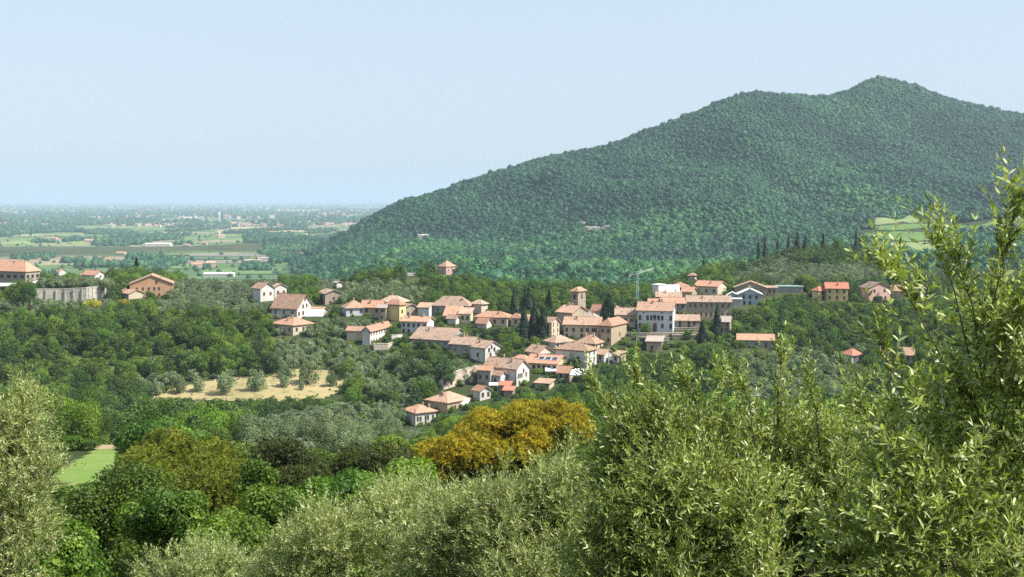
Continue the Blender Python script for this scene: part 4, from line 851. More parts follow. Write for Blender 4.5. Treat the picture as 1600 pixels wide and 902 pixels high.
for (x, y), z, px, py, ol, op, cl in zip(pts, Zg, PX, PY, isol, isop, clr):
    if cl: continue
    r = random.random(); dk = random.random() < (.95 if 1135 < px < 1420 and y > 600 else .6 if px > 1130 or (px < 660 and y < 400) else .45 if px > 520 else .35)
    if op and r > .30: continue
    village = 520 < px < 1250 and 430 < y < 565
    if not ol and village and r > .93: continue
    kind = 'olive' if ol else 'bush' if (op or r < .16 or (village and r < .3)) else 'broad'
    if kind == 'olive' and r < .10: continue
    h_ = {'olive': 4.9, 'broad': 8., 'bush': 3.9}[kind]; s = {'olive': random.uniform(.85, 1.25), 'broad': random.uniform(.72, 1.12), 'bush': random.uniform(.6, 1.2)}[kind]
    if kind == 'broad' and (px > 560 and 440 < y < 570): s *= .75
    if y < 150 and px < 230: s *= .8
    rad = 3.1
    if in_foot(x, y, 2.0 * s): continue
    ok = True
    for x0, x1, t_, b_, Y in KEEP:
        if y < Y - 1 and x0 - F * rad * s * .75 / y < px < x1 + F * rad * s * .75 / y:
            lim = -(b_ - (1.2 if b_ - t_ > 12 else .5) - HY) / F * y                     # tree top may reach the foot of what stands behind
            if z + h_ * s > lim:
                s2 = (lim - z) / h_
                if s2 < .24: ok = False; break
                s = s2
    if not ok: continue
    cand.append((y, x, z, px, kind, s, h_, rad, dk))
cand.sort()
MH, MW = 451, 800; seen = np.zeros((MH, MW), bool); yy_, xx_ = np.mgrid[0:MH, 0:MW]
seen[320:, 490:] = True; seen[350:, 200:] = True; seen[300:, 0:40] = True; seen[345:, :190] = True
hb = sorted([(b[4], b) for b in BOXES], key=lambda q: q[0]); keep = []; hi = 0
for cnd in cand:
    y, x, z, px, kind, s, h_, rad, dk = cnd
    while hi < len(hb) and hb[hi][0] < y: _, (a, b_, t_, bo, _Y) = hb[hi]; seen[int(max(t_, 0) / 2):int(bo / 2), int(max(a, 0) / 2):int(min(b_, 1600) / 2)] = True; hi += 1
    rp = F * rad * s / y / 2; top = (HY - F * (z + h_ * s) / y) / 2; bot = (HY - F * z / y) / 2; cx_ = px / 2
    x0, x1, y0, y1 = int(cx_ - rp), int(cx_ + rp) + 1, int(top), int(bot) + 1
    x0c, x1c, y0c, y1c = max(x0, 0), min(x1, MW), max(y0, 0), min(y1, MH)
    if x1c <= x0c or y1c <= y0c: continue
    e = ((xx_[y0c:y1c, x0c:x1c] - cx_) / max(rp, .5)) ** 2 + ((yy_[y0c:y1c, x0c:x1c] - (top + bot) / 2) / max((bot - top) / 2, .5)) ** 2 < 1
    sub = seen[y0c:y1c, x0c:x1c]; new = (e & ~sub).sum(); frac = new / max(e.sum(), 1)
    keep.append((cnd, new, frac))
    e2 = ((xx_[y0c:y1c, x0c:x1c] - cx_) / max(rp * .85, .5)) ** 2 + ((yy_[y0c:y1c, x0c:x1c] - (top + bot) / 2) / max((bot - top) / 2 * .85, .5)) ** 2 < 1
    sub |= e2
LMK = [(235, 448, 'the orange gabled house'), (105, 460, 'the long concrete wall'), (35, 420, 'the big villa'), (458, 478, 'the big white long roofed house'), (458, 512, 'the lone hipped bungalow'), (515, 465, 'the stone house'),
       (555, 485, 'the pink hipped house'), (594, 520, 'the long white terrace house'), (610, 545, 'the cream garden wall'), (645, 512, 'the five window house'), (690, 530, 'the pink roofed farm'), (765, 550, 'the gabled barn'), (712, 600, 'the great stone wall'),
       (700, 632, 'the beige hipped house'), (652, 650, 'the lowest white house'), (805, 590, 'the slit windowed house'), (825, 490, 'the cypress row'), (905, 470, 'the bell tower'), (915, 520, 'the long facade'), (1022, 503, 'the white palace'), (1034, 545, 'the flat topped building'),
       (870, 575, 'the solar panel house'), (915, 560, 'the house with balconies'), (1110, 485, 'the long dark building'), (1172, 465, 'the blue grey house'), (1295, 460, 'the yellow house'), (1372, 460, 'the pink house'), (1182, 535, 'the long orange roofed bungalow'), (1328, 555, 'the red roofed house'),
       (1400, 558, 'the half hidden terracotta house'), (1246, 390, 'the tallest hilltop cypress'), (400, 605, 'the dry meadow'), (500, 600, 'the right end of the dry meadow'), (290, 612, 'the left tip of the dry meadow'), (145, 720, 'the mown grass strip'), (290, 700, 'the golden umbrella pine'), (430, 700, 'the dark green pine'),
       (790, 640, 'the rusty orange pine'), (590, 700, 'the low dark pine'), (200, 568, 'the scrubby clearing'), (1120, 520, 'the twin cypresses'), (1450, 452, 'the long grey building'), (1590, 575, 'the house cut by the right edge'), (1520, 500, 'the upright shoots of the nearest olive'), (60, 540, 'the left end of the wooded slope'), (90, 640, 'the left edge olive tree'), (400, 455, 'the white gabled house')]
def where(px, py):
    lx, ly, nm = min(LMK, key=lambda q: (q[0] - px) ** 2 * .6 + (q[1] - py) ** 2)
    dx, dy = px - lx, py - ly; n = math.hypot(dx, dy); far_ = 'just ' if n < 22 else '' if n < 60 else 'well '
    if abs(dx) > abs(dy) * 1.3: d = 'left of' if dx < 0 else 'right of'
    elif abs(dy) > abs(dx) * 1.3: d = 'above' if dy < 0 else 'below'
    else: d = ('up' if dy < 0 else 'down') + (' left of' if dx < 0 else ' right of')
    return (far_ + d + ' ' + nm)
def region(kind, px, y, py=500, s=1.):
    side = 'left' if px < 520 else 'right' if px > 1130 else 'middle'
    size = ('small ' if s < .75 else 'large ' if s > 1.05 else '')
    nm = {'olive': 'rounded grey green olive tree', 'broad': 'dense green tree', 'bush': 'low green bush'}[kind]
    grp = nm + 's of the ' + side + (' far woods' if y > 565 else ' near hollow' if y < 400 else ' slope')
    lab = size + nm + ' ' + where(px, py)
    if len(lab.split()) > 16: lab = lab.replace('grey green ', '')
    return lab, grp
rest = {'broad': [], 'olive': [], 'bush': [], 'dark': []}; cnt = {'broad': 0, 'olive': 0, 'bush': 0}
vis = [(F * s / y * math.sqrt(min(1, fr * 1.5)), cnd) for cnd, new, fr in keep if new >= 6 and fr > .12 for y, s in [(cnd[0], cnd[5])]]
vis.sort(key=lambda q: -q[0]); chosen = set()
for _, cnd in vis:
    if cnt[cnd[4]] < 295: cnt[cnd[4]] += 1; chosen.add(cnd)
for cnd, new, fr in keep:
    y, x, z, px, kind, s, h_, rad, dk = cnd
    if cnd in chosen: lab, grp = region(kind, px, y, HY - F * (z + h_ * s * .6) / y, s); plant('dark' if kind == 'broad' and dk and y > 175 else kind, x, y, s, lab, grp, z=z, lod='near' if y < 175 else 'mid', sx=random.uniform(.92, 1.15))
    elif new >= 1 or random.random() < .25: rest['dark' if kind == 'broad' and dk else kind].append((x, y, z, s))
print('trees', cnt, {k: len(v) for k, v in rest.items()}, len(cand))
# single olives at the edge of the dry meadow, and the hedge on the concrete wall
for px, top, bot, Y, wpx, lab in [(353, 566, 604, 408, 36, 'round olive tree on the upper left edge of the dry meadow'), (401, 566, 603, 410, 38, 'round olive tree on the upper edge of the dry meadow, right beside its twin'), (442, 575, 599, 414, 25, 'small olive tree leaning over the dry meadow right of two round olives'),
                            (484, 551, 596, 418, 42, 'large spreading olive tree with shade at the top of the dry meadow'), (518, 572, 598, 417, 25, 'small olive tree between larger ones on the right of the dry meadow'), (471, 586, 604, 412, 11, 'tiny olive sapling standing free on the dry meadow'),
                            (448, 553, 596, 424, 34, 'olive tree behind the small leaning olive'), (308, 580, 612, 412, 30, 'grey olive bush on the left tip of the dry meadow'), (280, 578, 612, 410, 30, 'grey olive bush further left of the dry meadow tip'), (246, 583, 618, 408, 30, 'grey olive bush at the far left of the shrub row'), (545, 575, 601, 416, 26, 'olive tree at the right tip of the dry meadow'), (218, 585, 622, 408, 28, 'leftmost olive bush of the shrub row by the meadow')]:
    x = (px - CX) / F * Y; zb = min(gz(x, Y), -(bot - HY) / F * Y); s = (-(top - HY) / F * Y - zb) / 4.9
    plant('olive', x, Y, s, lab, z=zb, sx=min(1.3, (wpx / F * Y) / (6.2 * s)))
for k in range(22):
    px = 64 + k * 4.9 + random.uniform(-1, 1); Y = 532 + random.uniform(-3, 6); zb = -(450 - HY) / F * Y; plant('olive', (px - CX) / F * Y, Y, random.uniform(1.0, 1.3), 'olive tree in the hedge row on top of the concrete wall', 'olives on the concrete wall', z=zb)
for k, px in enumerate((19, 28, 37, 47)): Y = 505; x = (px - CX) / F * Y; zb = -(474 - HY) / F * Y; plant('broad', x, Y, (474 - 434) / F * Y / 8, 'dark round headed tree in the group of four before the big villa', 'four dark trees by the villa', z=zb, i=k, sx=.75)
for px, py, Y in ((137, 475, 505), (150, 476, 505), (193, 474, 500)):
    o = plant('bush', (px - CX) / F * Y, Y, .9, 'bush with yellow flowers below the red roofed shed', 'yellow flowering bushes', z=-(py + 4 - HY) / F * Y)
    o.children[0].data = o.children[0].data.copy(); o.children[0].data.materials[0] = M['yellow']
# saplings on the lower edge of the meadow
for px in (452, 475, 418, 486): Y = 392; plant('bush', (px - CX) / F * Y, Y, random.uniform(.8, 1.1), 'small light bush on the lower edge of the dry meadow', 'bushes on the meadow edge', z=-(634 - HY) / F * Y)

# ---------------------------------------------------------------- masses of trees (nobody could count them): instanced crowns
SRC = bpy.data.collections.new('far crowns'); SRC2 = bpy.data.collections.new('mid trees')
def far_crown(seed, mat, R_=4.2, lump=.28, n=90, cone=False):
    g = np.random.default_rng(seed); import bmesh
    bm = bmesh.new(); bmesh.ops.create_icosphere(bm, subdivisions=2, radius=1)
    V = np.array([v.co for v in bm.verts]); Fc = np.array([[v.index for v in f.verts] for f in bm.faces]); bm.free()
    V = V * (1 + lump * np.array([noise.noise(Vector(v) * 2.1 + Vector((seed * 7.3, 0, 0))) for v in V]) + .10 * np.array([noise.noise(Vector(v) * 5 + Vector((0, seed, 0))) for v in V]))[:, None]
    V = V * [R_, R_, R_ * .95]; V[:, 2] += R_ * .75
    k = g.integers(0, len(V), n); d = norm(V[k] - [0, 0, R_ * .75]); P = V[k] + d * g.uniform(-.1, .45, n)[:, None] + g.normal(size=(n, 3)) * .5
    Vq, Fq = quads(P, norm(d + unit(n, g) * .8), 1.7, 1.1, g)
    return mesh_np('far_crown', np.concatenate([V, Vq]), [Fc, Fq + len(V)], M[mat], tint=np.concatenate([.3 + .4 * g.random(len(Fc)), g.random(n)]))
for i in range(6): SRC.objects.link(bpy.data.objects.new('crown_%s' % 'abcdef'[i], far_crown(i, 'broad_i')))
for i, (k, m_) in enumerate((('broad', 'broad_m'), ('broad', 'broad_m'), ('olive', 'olive_i'), ('olive', 'olive_i'), ('bush', 'broad_m'), ('broad', 'dark_m'))):
    me = LIB[k, 'mid'][i % 2].__getitem__(0).copy(); me.materials[0] = M[m_]; SRC2.objects.link(bpy.data.objects.new('crown_%s' % 'abcdef'[i], me))
def scatter(name, pts, idx, scl, tin, src, label, kind='stuff'):
    me = bpy.data.meshes.new(name); me.vertices.add(len(pts)); me.vertices.foreach_set('co', np.asarray(pts, np.float32).ravel())
    for nm, ty, arr, key in (('idx', 'INT', idx, 'value'), ('ptint', 'FLOAT', tin, 'value')):
        a = me.attributes.new(nm, ty, 'POINT'); a.data.foreach_set(key, np.asarray(arr, np.int32 if ty == 'INT' else np.float32))
    a = me.attributes.new('scl', 'FLOAT_VECTOR', 'POINT'); a.data.foreach_set('vector', np.asarray(scl, np.float32).ravel())
    a = me.attributes.new('rot', 'FLOAT_VECTOR', 'POINT'); rr = np.zeros((len(pts), 3), np.float32); rr[:, 2] = np.random.default_rng(1).uniform(0, 6.28, len(pts)); a.data.foreach_set('vector', rr.ravel())
    o = link(name, me); tag(o, label, None, None, kind)
    ng = bpy.data.node_groups.new(name, 'GeometryNodeTree'); ng.interface.new_socket('Geometry', in_out='INPUT', socket_type='NodeSocketGeometry'); ng.interface.new_socket('Geometry', in_out='OUTPUT', socket_type='NodeSocketGeometry')
    N = ng.nodes; L = ng.links; gi = N.new('NodeGroupInput'); go = N.new('NodeGroupOutput'); ip = N.new('GeometryNodeInstanceOnPoints'); ci = N.new('GeometryNodeCollectionInfo')
    ci.inputs[0].default_value = src; ci.inputs['Separate Children'].default_value = True; ci.inputs['Reset Children'].default_value = True; ip.inputs['Pick Instance'].default_value = True
    def at(nm, ty):
        n = N.new('GeometryNodeInputNamedAttribute'); n.data_type = ty; n.inputs['Name'].default_value = nm; return [s for s in n.outputs if s.enabled and s.name == 'Attribute'][0]
    L.new(gi.outputs[0], ip.inputs['Points']); L.new(ci.outputs[0], ip.inputs['Instance']); L.new(at('idx', 'INT'), ip.inputs['Instance Index'])
    L.new(at('rot', 'FLOAT_VECTOR'), ip.inputs['Rotation']); L.new(at('scl', 'FLOAT_VECTOR'), ip.inputs['Scale']); L.new(ip.outputs[0], go.inputs[0])
    md = o.modifiers.new('scatter', 'NODES'); md.node_group = ng; return o
P_, I_, S_, T_ = [], [], [], []
for x, y in jgrid(90, 640, 3.3):
    if abs(x / y) > .45 or in_foot(x, y, .6) or any(inpoly(x, y, P) for P in CLEARP): continue
    px = CX + F * x / y; s = random.uniform(.28, .62); z = gz(x, y)
    if any(y < Y - 1 and x0 - 6 < px < x1 + 6 and z + 3.9 * s > -(b_ - HY) / F * y for x0, x1, t_, b_, Y in KEEP): continue
    P_.append((x, y, z - .15)); I_.append(4 if random.random() < .8 else 2); S_.append((s * 1.3, s * 1.3, s)); T_.append(random.uniform(.1, .75))
for k, arr in rest.items():
    for x, y, z, s in arr: P_.append((x, y, z)); I_.append({'broad': random.choice((0, 1)), 'olive': random.choice((2, 3)), 'bush': 4, 'dark': 5}[k]); S_.append((s * 1.05, s * 1.05, s)); T_.append(random.uniform(.1, .6))
for _ in range(90):
    k = random.randrange(len(DRYW) - 1); a_, b_ = random.uniform(240, 540), random.uniform(588, 626); Y = float(np.interp(b_, [585, 608, 627], [433, 415, 398])); x = (a_ - CX) / F * Y
    if inpoly(x, Y, DRYW): s = random.uniform(.06, .2); P_.append((x, Y, gz(x, Y))); I_.append(4); S_.append((s, s, s)); T_.append(random.uniform(.3, .9))
scatter('undergrowth_and_trees', P_, I_, S_, T_, SRC2, 'rest of the green woods and olive groves round the village')
# mountain and valley forest
def fill(y0, y1, sp, u0, u1, test, seed):
    g_ = np.random.default_rng(seed); out = []; y = y0
    while y < y1:
        n = int((u1 - u0) * y / sp); x = u0 * y + (np.arange(n) + g_.uniform(-.45, .45, n)) * sp; yy = y + g_.uniform(-.45, .45, n) * sp; out.append(np.stack([x, yy], 1)); y += sp
    q = np.concatenate(out); z = np.maximum(height(q[:, 0], q[:, 1]), PLAIN); return q[test(q, z)], z[test(q, z)]
g = np.random.default_rng(11)
FLD = [np.array(px_poly(P, y0=600)) for P in ([(1340, 360), (1400, 358), (1490, 358), (1495, 374), (1510, 395), (1395, 398), (1385, 382), (1345, 379)], [(1362, 342), (1420, 336), (1445, 345), (1480, 348), (1480, 357), (1400, 363), (1366, 361)], [(1465, 350), (1560, 342), (1610, 340), (1610, 353), (1540, 364), (1465, 366)], [(1319, 326), (1346, 325), (1343, 333), (1320, 334)],
        [(750, 424), (765, 416), (792, 415), (787, 425), (756, 429)], [(862, 453), (885, 452), (884, 447), (864, 447)], [(944, 462), (985, 463), (1014, 459), (985, 453), (948, 454)], [(905, 368), (960, 362), (960, 356), (910, 350)])]
def nz(q, s, o=0.): return np.array([noise.noise(Vector((a * s, b_ * s, o))) for a, b_ in q])
def tin(q, z):
    px = CX + F * q[:, 0] / q[:, 1]; py = HY - F * z / q[:, 1]
    t = .27 + .55 * nz(q, .0045) + .34 * nz(q, .02, 5.)
    t += np.where(inpoly(px, py, [(1240, 150), (1300, 165), (1340, 300), (1290, 300)]), .12, 0) + np.where(inpoly(px, py, [(1310, 290), (1360, 290), (1366, 325), (1325, 325)]), .35, 0) + np.where((py > 385) & (q[:, 1] > 1000), .12, 0) + np.where(inpoly(px, py, [(980, 330), (1330, 330), (1350, 400), (600, 410), (600, 390)]), .08, 0)
    t -= np.where(inpoly(px, py, [(1300, 215), (1620, 190), (1620, 335), (1400, 330)]), .16, 0)
    return t
def t1(q, z):
    ok = (q[:, 1] < 3150) & (q[:, 0] / q[:, 1] > -.2)
    ok &= (z > PLAIN + 5)
    for P in FLD:
        if len(P) > 2: ok &= ~inpoly(q[:, 0], q[:, 1], P)
    for b in BOXES:
        if b[4] > 600: cx_ = ((b[0] + b[1]) / 2 - CX) / F * b[4]; ok &= ~((np.abs(q[:, 0] - cx_) < 13) & (q[:, 1] > b[4] - 130) & (q[:, 1] < b[4] + 14))
    return ok
Pa, Ia, Sa, Ta = [], [], [], []
for (y0, y1, sp, sc0) in ((1300, 3150, 5.7, .68), (760, 1300, 6.6, .86)):
    q, z = fill(y0, y1, sp, -.21, .46, t1, int(y0)); t = tin(q, z) + (.20 if y0 < 1000 else 0)
    s = sc0 * np.exp(g.normal(0, .28, len(q))); 
    if y0 < 1000:  # olive rows and low orchards on the near valley floor are smaller
        low = nz(q, .012, 9.) > .05; s = np.where(low, s * .6, s)
    Pa.append(np.column_stack([q, z - .8])); Ia.append(g.integers(0, 6, len(q))); Sa.append(np.stack([s, s, s * g.uniform(.85, 1.25, len(q))], 1)); Ta.append(np.clip(t + g.uniform(-.16, .16, len(q)), 0, 1))
scatter('mountain_forest', np.concatenate(Pa), np.concatenate(Ia), np.concatenate(Sa), np.concatenate(Ta), SRC, 'dense forest covering the mountain and the valley at its foot')
print('mountain trees', sum(map(len, Pa)))
# hedgerows, copses and poplar belts of the plain
Pp, Sp = [], []
def pl(px, py): Y = -PLAIN * F / (py - HY); return (px - CX) / F * Y, Y
BELT = [(200, 480, 356, 381, 900), (0, 130, 354, 372, 330), (105, 210, 357, 372, 360), (330, 540, 372, 383, 620), (350, 540, 361, 366, 260), (200, 260, 395, 408, 90), (200, 300, 381, 383, 60), (0, 20, 388, 398, 40), (20, 60, 398, 407, 60), (70, 130, 400, 412, 90),
        (0, 200, 378, 386, 140), (340, 420, 388, 399, 90), (400, 440, 395, 412, 120), (120, 260, 414, 428, 160), (320, 420, 418, 424, 70), (250, 330, 408, 420, 60), (425, 470, 398, 410, 110), (110, 340, 374, 378, 150), (480, 560, 365, 378, 160), (20, 480, 345, 355, 900), (0, 300, 337, 345, 500), (440, 620, 335, 352, 500)]
g = np.random.default_rng(5)
for x0, x1, y0, y1, n in BELT:
    a = g.uniform(x0, x1, n * 3); b_ = g.uniform(y0, y1, n * 3); Y = -PLAIN * F / (b_ - HY); X = (a - CX) / F * Y
    dens = nz(np.stack([X, Y * .35], 1), .006, 2.); o_ = np.argsort(-dens)[:n]; s = g.uniform(.7, 1.5, n) * (1.0 if y0 > 355 else 1.5)
    Pp.append(np.stack([X[o_], Y[o_], np.full(n, PLAIN)], 1)); Sp.append(s)
n = 9000; b_ = HY + 6 + 32 * g.random(n) ** 1.6; a = g.uniform(-60, 640, n); Y = -PLAIN * F / (b_ - HY); X = (a - CX) / F * Y; k = nz(np.stack([X, Y * .3], 1), .0016, 4.) > -.12
Pp.append(np.stack([X, Y, np.full(n, PLAIN)], 1)[k]); Sp.append((g.uniform(1.2, 3.2, n))[k])
n = 420; b_ = g.uniform(356, 438, n); a = g.uniform(-20, 470, n); Y = -PLAIN * F / (b_ - HY); X = (a - CX) / F * Y
Pp.append(np.stack([X, Y, np.full(n, PLAIN)], 1)); Sp.append(g.uniform(.35, .9, n))
Pp = np.concatenate(Pp); Sp = np.concatenate(Sp); k = height(Pp[:, 0], Pp[:, 1]) < PLAIN + 4; Pp = Pp[k]; Sp = Sp[k]; n = len(Pp)
scatter('plain_woods', Pp, g.integers(0, 6, n), np.stack([Sp * 1.1, Sp * 1.1, Sp * g.uniform(.9, 1.5, n)], 1), g.uniform(.25, .8, n), SRC, 'hedgerows, copses and poplar belts across the hazy plain')

# ---------------------------------------------------------------- farmhouses, sheds and towns of the plain
def far_house(L_, D_, H_, rise, wm, rm):
    v = walls_mesh('gA', L_, D_, H_, rise, M[wm], .5); r_ = roof_mesh('r', 'gA', L_, D_, rise, M[rm], .5, .3); mb = MB()
    for p in v.polygons: mb.poly([v.vertices[i].co for i in p.vertices], 0)
    for p in r_.polygons: mb.poly([r_.vertices[i].co + Vector((0, 0, H_)) for i in p.vertices], 1)
    for q in range(3): mb.box(-L_ / 2 + (q + .6) * L_ / 3.4, -L_ / 2 + (q + .6) * L_ / 3.4 + 1.1, -D_ / 2 - .06, -D_ / 2 + .1, H_ * .45, H_ * .45 + 1.5, 2)
    return mb.mesh('far_house', [M[wm], M[rm], M['glass']])
FH = [far_house(13, 9, 6, 2.6, 'white_plaster', 'terracotta'), far_house(18, 10, 6.5, 3, 'cream_plaster', 'orange_tile'), far_house(11, 9, 5, 2.4, 'tan_plaster', 'terracotta'), far_house(16, 11, 7, 3, 'pink_plaster', 'pink_tile'), far_house(14, 10, 5.5, 2.5, 'white_plaster', 'pink_tile')]
SHD = [far_house(46, 14, 5, 2.0, 'white_plaster', 'white_sheet'), far_house(32, 14, 6, 2., 'grey_plaster', 'grey_tile'), far_house(60, 22, 8, 2., 'white_plaster', 'white_sheet')]
def put(px, py, me, lab, cat, grp, s=1., name='farmhouse', rot=None):
    X, Y = pl(px, py); o = link(name, me, None, (X, Y, PLAIN)); o.scale = (s, s, s); o.rotation_euler = (0, 0, random.uniform(-.5, .5) if rot is None else rot); tag(o, lab, cat, grp); return o
put(343, 433, SHD[0], 'long white greenhouse on the near field of the plain', 'greenhouse', None, 1.0, 'greenhouse', .02)
put(248, 386.5, SHD[2], 'long white farm shed at the edge of the poplar belt', 'shed', None, 1.05, 'shed', .02)
put(228, 386.5, FH[4], 'small white shed just left of the long white farm shed', 'shed', None, 1.0, 'shed', .02)
put(395, 412, SHD[1], 'long grey farm shed near the foot of the mountain', 'shed', None, 1.0, 'shed', .1)
put(412, 407, SHD[1], 'grey farmhouse among trees near the foot of the mountain', 'shed', None, .8, 'shed', .4)
put(456, 403, FH[2], 'pale roofed house at the wooded foot of the mountain', 'house', None, 1.1, 'farmhouse', .4)
for px, py in ((311, 416), (320, 416), (329, 417), (307, 419)): put(px, py, random.choice(FH), 'farmhouse in the cluster of four behind the greenhouse', 'farmhouse', 'farmhouses behind the greenhouse')
for px, py in ((140, 413), (155, 412), (163, 412), (171, 411), (176, 415), (148, 416)): put(px, py, random.choice(FH), 'farmhouse in the hamlet beyond the olive hedge', 'farmhouse', 'farmhouses of the hamlet beyond the olive hedge')
for px, py in ((72, 376), (95, 378), (138, 380), (148, 379), (84, 376), (32, 359), (110, 351), (122, 350), (200, 377), (320, 383), (292, 388), (190, 401), (425, 388), (438, 389), (340, 366), (346, 372), (477, 369), (260, 372), (272, 372)):
    put(px, py, random.choice(FH), 'lone pale farmhouse out on the open plain', 'farmhouse', 'scattered farmhouses of the plain', 1.1)
g = np.random.default_rng(9); T = []
for x0, x1, y0, y1, n in [(170, 250, 350, 355, 26), (240, 350, 345, 354, 90), (350, 420, 347, 355, 45), (425, 560, 347, 354, 70), (80, 130, 347, 350, 12), (0, 60, 344, 352, 18), (480, 600, 334, 340, 60), (100, 480, 336, 343, 70), (0, 610, 324, 334, 260), (0, 620, 319, 325, 160)]:
    for _ in range(n): T.append((g.uniform(y0, y1), g.uniform(x0, x1)))
T.sort(reverse=True); far = MB(); nin = 0
for k, (py, px) in enumerate(T):
    X, Y = pl(px, py)
    if hz(X, Y) > PLAIN + 4: continue
    big = g.random() < .10; me = SHD[int(g.integers(0, 3))] if big else FH[int(g.integers(0, 5))]; s = (.75 if big else 1.0) * g.uniform(.9, 1.3) * (1 if py > 343 else 1.7)
    if nin < 240: nin += 1; put(px, py, me, 'pale town house by the white campanile on the plain' if py > 343 and px > 160 else 'pale house in the hazy distance of the plain', 'house', 'town houses on the plain' if py > 343 and px > 160 else 'far houses of the plain', s, 'town_house')
    else:
        c_, s_ = math.cos(k), math.sin(k)
        for p in me.polygons:
            if p.material_index < 2: far.poly([(X + s * (v.x * c_ - v.y * s_), Y + s * (v.x * s_ + v.y * c_), PLAIN + s * v.z) for v in [me.vertices[i].co for i in p.vertices]], p.material_index)
tag(far.build('distant_towns', [M['white_plaster'], M['terracotta']]), 'pale specks of the farthest towns on the hazy plain', None, None, 'stuff')
X, Y = pl(342.5, 350.5); root = link('bell_tower', None, None, (X, Y, PLAIN)); tag(root, 'white village campanile with pointed spire far out on the plain', 'bell tower')
mb = MB(); mb.box(-5, 5, -5, 5, 0, 42); mb.box(-5.6, 5.6, -5.6, 5.6, 42, 43.5); mb.build('shaft', M['white_plaster'], root)
mb = MB(); mb.box(-4, 4, -4, 4, 43.5, 50); mb.build('belfry', M['white_plaster'], root)
mb = MB(); mb.solid([(-4.5, -4.5, 50), (4.5, -4.5, 50), (4.5, 4.5, 50), (-4.5, 4.5, 50), (0, 0, 64)], [(0, 1, 4), (1, 2, 4), (2, 3, 4), (3, 0, 4), (3, 2, 1, 0)]); mb.build('spire', M['white_sheet'], root)
# ---------------------------------------------------------------- foreground trees
def W3(px, py, Y): return np.array(zpt(px, py, Y))
def sub_lobes(g, big, per, r0, r1, dome=.0):
    """big: (px, py, depth, rx px, rz px); small lobes spread over each big ellipsoid"""
    C_, Rr = [], []
    for (px, py, Y, rx, rz) in big:
        c0 = W3(px, py, Y); ax = rx / F * Y; az = rz / F * Y; n = per
        d = unit(n, g); d[:, 2] = d[:, 2] * (1 - dome) + dome * np.abs(d[:, 2]); d = norm(d)
        rr = g.uniform(.35, .95, n)[:, None] ** .6
        C_.append(c0 + d * rr * [ax * .85, ax * .75, az * .85]); Rr.append(g.uniform(r0, r1, n) * min(ax, az) * 1.6)
    return np.concatenate(C_), np.concatenate(Rr)
def limbs(mb, base, Cn, g, r0, n, rfork, mi=0):
    base = np.array(base); top = Cn.mean(0); fork = base * (1 - rfork) + top * rfork
    mid = (base + fork) / 2 + g.normal(size=3) * r0 * .8
    mb.tube([base - [0, 0, .4], mid, fork], [r0 * 1.15, r0 * .9, r0 * .75], 8, mi)
    for q in g.choice(len(Cn), min(n, len(Cn)), replace=False):
        e = Cn[q]; m1 = fork * .6 + e * .4 + g.normal(size=3) * r0 * 1.2; m2 = fork * .25 + e * .75 + g.normal(size=3) * r0 * 1.0
        mb.tube([fork, m1, m2, e], [r0 * .5, r0 * .32, r0 * .18, r0 * .06], 5, mi)
        for _ in range(2):
            e2 = e + g.normal(size=3) * np.linalg.norm(e - fork) * .09; mb.tube([m2, (m2 + e2) / 2 + g.normal(size=3) * r0 * .3, e2], [r0 * .16, r0 * .09, r0 * .03], 4, mi)
def cloud_tree(name, cat, label, big, mat, n, leaf, asp=.6, per=14, r0=.28, r1=.42, seed=1, bark='bark', group=None, trunk=.14, up=.35, dome=.3, lim=14, tx=None):
    g = np.random.default_rng(seed); Cn, Rr = sub_lobes(g, big, per, r0, r1, dome)
    V, Fq, ti = crown_cloud(g, n, leaf, Cn, Rr, asp, up)
    px, py, Y = big[0][:3]; x = ((tx or px) - CX) / F * Y; base = np.array([x, Y + .2, gz(x, Y + .2)])
    root = link(name, None, None, tuple(base)); tag(root, label, cat, group)
    link('crown', mesh_np('crown', V - base, Fq, M[mat], tint=ti), root); mb = MB(); limbs(mb, (0, 0, 0), Cn - base, g, trunk, lim, .45); mb.build('trunk', M[bark], root, True); return root
def pine(label, big, mat, n, seed, per=18, trunk=.22, needle=.26, group=None, dead=0, cat='pine', rr=(.20, .32)):
    """umbrella pine: needle tufts on a dome of limbs"""
    g = np.random.default_rng(seed); Cn, Rr = sub_lobes(g, big, per, rr[0], rr[1], .55)
    k = g.choice(len(Rr), n, p=Rr ** 2 / (Rr ** 2).sum()); d = unit(n, g); d[:, 2] = d[:, 2] * .8 + .35; d = norm(d); P = Cn[k] + d * (Rr[k] * g.uniform(.55, 1.1, n))[:, None] * [1, 1, .8]
    m_ = 7; D_ = norm(np.repeat(norm(d * .7 + [0, 0, .55]), m_, 0) + unit(n * m_, g) * .75); P_ = np.repeat(P, m_, 0) + D_ * needle * .45
    V, Fq = quads(P_, unit(n * m_, g), needle * g.uniform(.7, 1.2, n * m_), needle * .17, g, axis=D_)
    tl = g.random(len(Rr)); tint = np.repeat(np.clip(.5 * tl[k] + .5 * g.random(n), 0, 1), m_) * .85 + .15 * g.random(n * m_)
    px, py, Y = big[0][:3]; x = (px - CX) / F * Y; base = np.array([x, Y, gz(x, Y)]); root = link('pine_tree', None, None, tuple(base)); tag(root, label, cat, group)
    link('crown', mesh_np('crown', V - base, Fq, M[mat], tint=tint), root)
    mb = MB(); limbs(mb, (0, 0, 0), Cn - base, g, trunk, 46 + dead, .5); mb.build('trunk', M['bark'], root, True); return root
